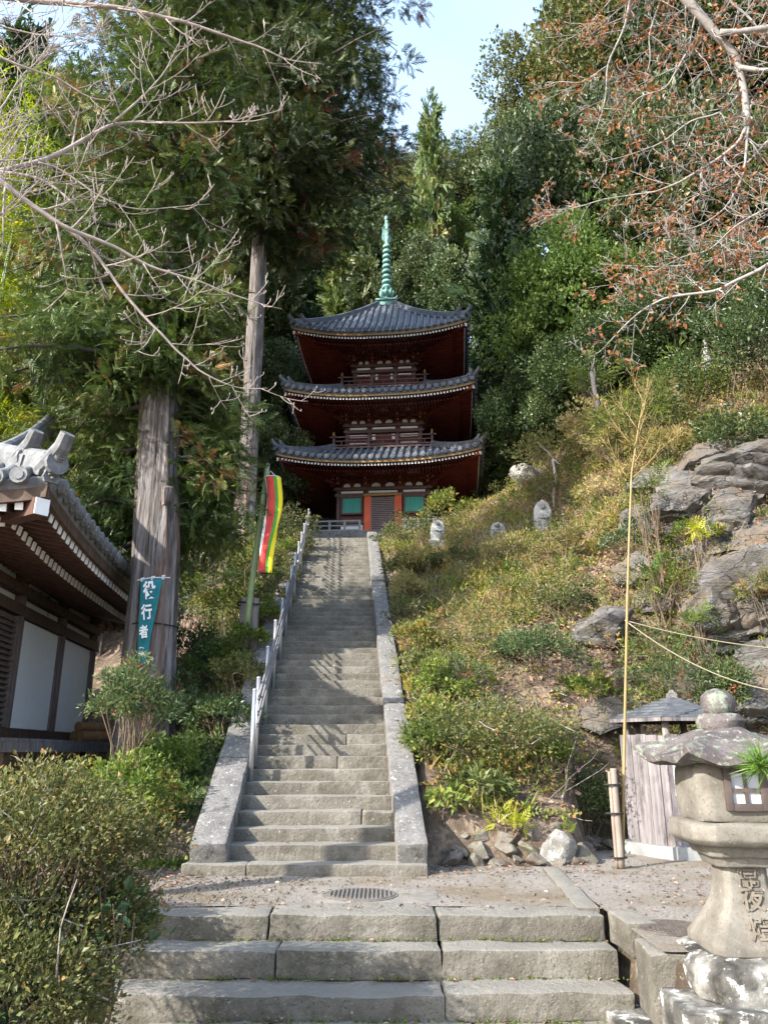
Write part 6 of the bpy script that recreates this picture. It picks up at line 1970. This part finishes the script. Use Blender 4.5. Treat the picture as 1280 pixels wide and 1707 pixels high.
# ragged bushes along the right stair slabs and over the bank
MS = [(1.50, 10.4, .34, .5, 'weeds', .62, 'yellowish weedy bush against the second right slab'), (1.55, 11.6, .40, .6, 'azalea', .5, 'olive bush against the right slab below the first landing shade'),
      (1.50, 12.9, .42, .62, 'weeds', .72, 'straw tinged bush against the right slab at a third of the height'), (1.55, 14.2, .45, .7, 'azalea', .55, 'brown bush against the right slab at half height'),
      (1.50, 15.6, .45, .7, 'straw', .5, 'dry bush against the right slab opposite the streamer'), (1.60, 17.0, .50, .75, 'azalea', .42, 'dark olive bush against the upper right slab'),
      (1.55, 18.5, .48, .75, 'weeds', .7, 'yellow green bush against the right slab near the leaning statue'), (1.55, 20.2, .50, .8, 'azalea', .45, 'dark bush at the right of the stair head'),
      (2.9, 12.6, .50, .65, 'azalea', .38, 'dark ragged bush in the middle of the right bank above the nandina'), (3.4, 14.2, .60, .7, 'azalea', .62, 'tangled withered bush on the right bank below the tallest statue'),
      (2.6, 15.2, .55, .7, 'straw', .45, 'dry tussock on the right bank below the small seated statue'), (4.4, 13.2, .55, .7, 'evergreen', .4, 'dark bush on the right bank left of the bamboo pole'),
      (4.6, 15.2, .6, .7, 'straw', .6, 'dry bush on the right bank right of the tallest statue'), (5.3, 16.4, .7, .9, 'straw', .5, 'pale dry thicket near the crest above the statues'),
      (3.9, 17.8, .6, .8, 'azalea', .6, 'reddish brown bush on the crest behind the tallest statue'), (2.9, 11.3, .45, .5, 'weeds', .55, 'weedy clump left of the tan rock'),
      (5.6, 11.7, .45, .5, 'nandina', .5, 'green clump rooted on the lower rock behind the ropes'), (6.4, 12.2, .5, .5, 'azalea', .6, 'withered clump rooted in the brown rock at the right edge'), (5.2, 12.6, .45, .5, 'weeds', .6, 'yellowish clump rooted in the rock below the pale boulder'), (6.3, 11.5, .5, .5, 'evergreen', .5, 'dark clump on the rock behind the lantern')]
for i, (dx, Y, r, h, mt, ti, lab) in enumerate(MS):
    x = xs(Y) + dx if dx < 1.7 else dx
    z = Hz(x, Y) + (.12 if x > 5 else -.02)
    shrub({'azalea': 'azalea_bush', 'straw': 'dry_bush', 'evergreen': 'evergreen_shrub', 'nandina': 'nandina_shrub'}.get(mt, 'leafy_shrub'), (x, Y, z), r, r * 1.1, h * .5, h * .55, mt, .055, 1700, lab, 700 + i, ti, 14, group='ragged bushes of the right bank', stemr=.008, extra=twigs_bare(14, .3))

# pale bent sapling stems on the crest
def sapling(pts, r0, r1, label, seed):
    P = [at(*q) for q in pts]
    P[0].z = min(P[0].z, Hz(P[0].x, P[0].y)) - .1
    o = empty('sapling', P[0], 0, label, 'sapling')
    n = len(P)
    m = MB().tube([p - P[0] for p in P], [r0 + (r1 - r0) * i / (n - 1) for i in range(n)], 8)
    m.build('stem', M['twig'], o, True)
    rng = np.random.default_rng(seed)
    m = MB()
    for k in range(7):
        j = 1 + int(rng.random() * (n - 1))
        m.tube([q - P[0] for q in curve_pts(P[j], rng.normal(size=3) + np.array([0, 0, .5]), .3 + .4 * rng.random(), 4, .3, rng, .4)], [r1 * .6, r1 * .5, r1 * .4, r1 * .3, r1 * .2], 5)
    m.build('twigs', M['twig'], o, True)
sapling([(928, 900, 17.6), (925, 860, 17.6), (922, 825, 17.6), (926, 800, 17.6), (921, 765, 17.6)], .05, .03, 'dead pale sapling stem beside the tallest statue', 1)
sapling([(998, 710, 19), (996, 680, 19), (990, 650, 19), (985, 620, 19)], .09, .05, 'pale bent trunk of the bright sapling at the crest', 2)
sapling([(925, 1385, 9.4), (930, 1350, 9.4), (940, 1320, 9.4), (946, 1300, 9.4)], .022, .008, 'white forked branch leaning right of the azalea dome', 3)

# ------------------------------------------------------------------ ground cover: grass, weeds, fallen leaves
def region(n, x0, x1, y0, y1, rng, ok):
    X, Y = x0 + (x1 - x0) * rng.random(n), y0 + (y1 - y0) * rng.random(n)
    k = ok(X, Y)
    return X[k], Y[k]
def gnoise(X, Y, s, o=0.0):
    return np.array([mnoise.noise(Vector((x * s, y * s, o))) for x, y in zip(X, Y)])
def ground_z(X, Y):
    z = H(X, Y)
    b = np.array([mnoise.fractal(Vector((x * .9, y * .9, 3.1)), 1.0, 2.0, 5) for x, y in zip(X, Y)])
    return z + b * .13 * np.clip((z - .25) / .8, 0, 1)
offst = lambda X, Y: np.abs(X - xs(Y)) > 1.24
rightok = lambda X, Y: (X > xs(Y) + 1.26) & (Y > 8.95 + 1.8 * sstep(2.0, 2.6, X) * (1 - sstep(4.8, 5.6, X)))
leftok = lambda X, Y: (X < xs(Y) - 1.26) & (X > -4.5) & (Y > 8.5)
rng = np.random.default_rng(900)
def tufts(name, mat, tmpl, X, Y, k, L, W, spread, tint, tv, lean, label, up=1.0, litter=False, lift=0.0):
    n = len(X)
    Z = ground_z(X, Y) + lift
    P = np.repeat(np.stack([X, Y, Z], 1), k, 0) + rng.normal(size=(n * k, 3)) * np.array([spread, spread, .0])
    P[:, 2] = ground_z(P[:, 0], P[:, 1]) - .01 + lift if spread > .12 else P[:, 2] - .01
    D = rng.normal(size=(n * k, 3)) * lean
    D[:, 2] = np.abs(D[:, 2]) * .3 + up
    if litter:
        e = .1
        gx_ = (H(P[:, 0] + e, P[:, 1]) - H(P[:, 0] - e, P[:, 1])) / (2 * e); gy_ = (H(P[:, 0], P[:, 1] + e) - H(P[:, 0], P[:, 1] - e)) / (2 * e)
        Nn = unit(np.stack([-gx_, -gy_, np.ones_like(gx_)], 1)) + rng.normal(size=(n * k, 3)) * .45
        D = rng.normal(size=(n * k, 3)); D -= Nn * (D * Nn).sum(1, keepdims=True) / (Nn * Nn).sum(1, keepdims=True)
        P[:, 2] += .03 * rng.random(n * k)
    else:
        Nn = rng.normal(size=(n * k, 3)) + np.array([0, -.6, .5])
    tt = np.repeat(np.broadcast_to(tint, (n,)), k) + rng.normal(size=n * k) * tv
    sz = np.repeat(.6 + .8 * rng.random(n), k)
    o = cards(name, P, D, Nn, L * sz * (.6 + .7 * rng.random(n * k)), W * (.7 + .6 * rng.random(n * k)), tt, tmpl, M[mat])
    return tag(o, label, None, None, 'stuff')
def shrublets(name, mat, n, leaf, wid, per, hgt, tint, label, x0, x1, y0, y1, ok, seed, mask):
    r_ = np.random.default_rng(seed)
    X, Y = region(n, x0, x1, y0, y1, r_, ok)
    k = r_.random(len(X)) < np.clip(mask(X, Y), 0, 1)
    X, Y = X[k], Y[k]
    Z = ground_z(X, Y)
    cl = Cloud()
    for x, y, z in zip(X, Y, Z):
        R_ = .14 + .22 * r_.random()
        h = hgt * (.5 + r_.random())
        t = tint + r_.normal() * .14
        for q in range(3):
            c = np.array([x + r_.normal() * R_ * .5, y + r_.normal() * R_ * .5, z + h * (.45 + .4 * r_.random())])
            clump(cl, r_, c, (R_ * .7, R_ * .7, h * .45), per // 3, leaf, leaf * wid, None, .5, t, .15, .15)
    return tag(cl.build(name, T_LEAF, M[mat], None), label, None, None, 'stuff')
nz = lambda s_, o_: (lambda X, Y: .45 + 1.3 * gnoise(X, Y, s_, o_))
shrublets('undergrowth', 'azalea', 760, .045, .5, 130, .44, .64, 'olive brown undergrowth over the right bank', .4, 8.5, 9.3, 21, rightok, 71, nz(.6, 31))
shrublets('undergrowth', 'weeds', 600, .055, .42, 100, .40, .70, 'yellow green undergrowth over the right bank', .4, 8.5, 9.3, 21, rightok, 72, nz(.7, 41))
shrublets('undergrowth', 'nandina', 260, .05, .36, 110, .34, .50, 'blue green undergrowth over the right bank', .4, 8.5, 9.3, 18, rightok, 73, nz(.8, 51))
shrublets('undergrowth', 'litter', 620, .05, .35, 90, .34, .6, 'withered brown undergrowth over the right bank', .4, 8.5, 9.2, 20, rightok, 74, nz(.7, 61))
shrublets('undergrowth', 'litter', 260, .06, .4, 90, .45, .5, 'withered leaves caught on the rock outcrop', 4.4, 8.5, 11.2, 14.4, rightok, 75, lambda X, Y: .55 + 1.2 * gnoise(X, Y, .8, 81))
shrublets('undergrowth', 'weeds', 200, .06, .42, 100, .5, .5, 'small plants rooted in the rock outcrop', 4.4, 8.5, 11.2, 14.4, rightok, 76, lambda X, Y: .45 + 1.2 * gnoise(X, Y, .8, 91))
# right bank
X, Y = region(13000, .3, 9, 8.9, 23, rng, rightok)
g = gnoise(X, Y, .55); g2 = gnoise(X, Y, .9, 7)
up_left = np.clip(1.3 - (X - xs(Y) - 1.3) / 4.5, 0, 1) * sstep(12, 15, Y)
k = rng.random(len(X)) < np.clip(-.05 + .38 * up_left + .35 * g, 0, 1)
tufts('dry_grass', 'straw', T_BLADE, X[k], Y[k], 13, .24, .014, .09, .55 + .3 * g2[k], .20, .95, 'straw coloured grass over the upper right bank')
X, Y = region(11000, .3, 9, 8.9, 23, rng, rightok)
g = gnoise(X, Y, .6, 2); g2 = gnoise(X, Y, .8, 5)
k = rng.random(len(X)) < np.clip(.20 + .9 * g, .05, .9)
tufts('weeds', 'weeds', T_LEAF, X[k], Y[k], 16, .075, .040, .10, .68 + .40 * g2[k], .18, 1.0, 'mixed green weeds growing over the right bank', .7, lift=.05)
X, Y = region(4000, .3, 9, 8.9, 20, rng, rightok)
g = gnoise(X, Y, .7, 11)
k = rng.random(len(X)) < np.clip(.12 + .8 * g, .02, .8)
tufts('ferns', 'weeds', T_FROND, X[k], Y[k], 6, .22, .20, .05, .42 + .25 * rng.random(k.sum()), .10, 1.0, 'ferns scattered over the right bank', .6)
X, Y = region(24000, .3, 9, 8.9, 21, rng, rightok)
g = gnoise(X, Y, .5, 21)
k = rng.random(len(X)) < np.clip(.42 + .5 * g + .12 * (X - 3), .10, 1)
tufts('fallen_leaves', 'litter', T_LEAF, X[k], Y[k], 4, .075, .05, .16, .5, .25, 1, 'brown fallen leaves on the right bank', litter=True)
X, Y = region(3000, .3, 8, 9.2, 20, rng, rightok)
m = MB()
for x, y in zip(X[:520], Y[:520]):
    z = Hz(x, y)
    c = curve_pts((x, y, z), rng.normal(size=3) * np.array([1, 1, .3]) + np.array([0, 0, .9]), .25 + .45 * rng.random(), 4, -.3, rng, .5)
    m.tube(c, [.006, .005, .004, .003, .002], 4)
tag(m.build('dry_stalks', M['twig'], None, True), 'thin dry stalks standing among the weeds of the right bank', None, None, 'stuff')
# left bank
X, Y = region(5200, -6.5, -1.2, 8.4, 24, rng, leftok)
g = gnoise(X, Y, .7, 3); g2 = gnoise(X, Y, .9, 9)
k = rng.random(len(X)) < np.clip(.62 + .7 * g, .2, .95)
tufts('weeds', 'weeds', T_LEAF, X[k], Y[k], 16, .08, .042, .10, .42 + .32 * g2[k], .14, 1.0, 'mixed weeds over the left bank', .8, lift=.05)
X, Y = region(2600, -6.5, -1.2, 8.6, 22, rng, leftok)
k = gnoise(X, Y, .8, 14) > -.05
tufts('ferns', 'nandina', T_FROND, X[k], Y[k], 6, .24, .20, .05, .45 + .2 * rng.random(k.sum()), .10, 1.0, 'ferns scattered over the left bank', .6)
X, Y = region(1800, -6.5, -1.2, 10, 24, rng, leftok)
tufts('dry_grass', 'straw', T_BLADE, X, Y, 10, .28, .014, .07, .35, .2, .6, 'dry grass stems over the left bank')
X, Y = region(5200, -6, -1.2, 7.4, 20, rng, lambda X, Y: (X < xs(Y) - 1.26))
tufts('fallen_leaves', 'litter', T_LEAF, X, Y, 4, .08, .05, .16, .5, .25, 1, 'brown fallen leaves on the left bank', litter=True)
# foot of the trees at the top
X, Y = region(2600, -9, 9, 22.5, 34, rng, lambda X, Y: ~((np.abs(X - .1) < 3.3) & (Y > 26.5)) & (np.abs(X + 1.4) > .8))
tufts('weeds', 'weeds', T_LEAF, X, Y, 14, .12, .06, .14, .4, .16, 1.0, 'low green growth round the pagoda platform', .8, lift=.05)
# stray leaves and pebbles on the landing and steps
X = np.concatenate([rng.uniform(-2.3, 5, 330), rng.uniform(-2.4, -1.6, 260), rng.uniform(.4, 2.2, 200), rng.uniform(2.2, 4.5, 160)])
Y = np.concatenate([rng.uniform(6.3, 8.6, 330), rng.uniform(7.3, 8.7, 260), rng.uniform(8.1, 8.75, 200), rng.uniform(5.6, 9.2, 160)])
n = len(X)
Nn = rng.normal(size=(n, 3)) * .25 + np.array([0, 0, 1]); D = rng.normal(size=(n, 3)) * np.array([1, 1, .1])
tag(cards('fallen_leaves', np.stack([X, Y, np.full(n, .012) + .01 * rng.random(n)], 1), D, Nn, .05 * (.5 + .8 * rng.random(n)), .03, rng.random(n), T_LEAF, M['litter']), 'stray dry leaves on the gravel landing', None, None, 'stuff')
sx_, sy_, sz_ = [], [], []
for i in range(1, NSTEP):
    for _ in range(5):
        y = Y0 + i * TREAD + .06 + .2 * rng.random(); w = swid(y)
        e = rng.random()
        sx_.append(xs(y) + w * (1 - .25 * e * e) * (1 if rng.random() < .5 else -1) if rng.random() < .6 else xs(y) + rng.uniform(-w, w)); sy_.append(y); sz_.append(.1 + i * RISE + .014)
for zt, yf, _, _ in lr:
    for _ in range(30):
        sx_.append(rng.uniform(-1.3, 1.6)); sy_.append(yf + .24 + .1 * rng.random()); sz_.append(zt + .012)
n = len(sx_)
Nn = rng.normal(size=(n, 3)) * .25 + np.array([0, 0, 1]); D = rng.normal(size=(n, 3)) * np.array([1, 1, .1])
tag(cards('fallen_leaves', np.stack([sx_, sy_, sz_], 1), D, Nn, .045 * (.5 + .8 * rng.random(n)), .028, rng.random(n), T_LEAF, M['litter']), 'stray dry leaves lying on the steps', None, None, 'stuff')
# pebbles
pv = np.array([(1, 0, 0), (-1, 0, 0), (0, 1, 0), (0, -1, 0), (0, 0, 1), (0, 0, -1)], float) * .5
pfc = np.array([(0, 2, 4), (2, 1, 4), (1, 3, 4), (3, 0, 4), (2, 0, 5), (1, 2, 5), (3, 1, 5), (0, 3, 5)])
n = 9000
X = np.concatenate([rng.uniform(-3.2, 5.4, 4500), rng.normal(-2.0, .7, 2500)])
Y = np.concatenate([rng.uniform(5.3, 9.0, 4500), rng.uniform(6.4, 8.6, 2500)])
kk = ((X > 1.72) | (Y > 6.5)) & ~((np.abs(X + .05) < .5) & (np.abs(Y - 7.03) < .32)) & ~((X > -1.98) & (X < .45) & (Y > 8.0)) & ~((np.abs(X - 1.94) < .25) & (np.abs(Y - 5.78) < .25))
X, Y = X[kk], Y[kk]; n = len(X)
S = .007 + .020 * rng.random(n) ** 4
V = pv[None] * (S[:, None, None] * (.6 + .8 * rng.random((n, 6, 1)))) + np.stack([X, Y, .004 + S * .18], 1)[:, None, :]
me = raw_mesh('pebbles', V.reshape(-1, 3), (pfc[None] + (np.arange(n) * 6)[:, None, None]).reshape(-1, 3), M['rubble'], True)
tag(link('pebbles', me), 'loose pale pebbles scattered over the gravel', None, None, 'stuff')
# moss and weeds in the joints of the broad steps
X, Y = rng.uniform(-1.4, 1.6, 160), np.zeros(160)
zz = np.zeros(160)
for i in range(160):
    r = rng.integers(0, 3); Y[i] = lr[r][1] - .01 - .02 * rng.random(); zz[i] = lr[r + 1][0] + .004
P = np.repeat(np.stack([X, Y, zz], 1), 6, 0) + rng.normal(size=(960, 3)) * np.array([.03, .006, .002])
D = rng.normal(size=(960, 3)) * .7; D[:, 2] = .6; D[:, 1] -= .5
tag(cards('joint_weeds', P, D, rng.normal(size=(960, 3)) + np.array([0, -1, .5]), .022 * (.5 + rng.random(960)), .012, .45 + .25 * rng.random(960), T_LEAF, M['weeds']), 'tiny weeds in the joints of the broad steps', None, None, 'stuff')
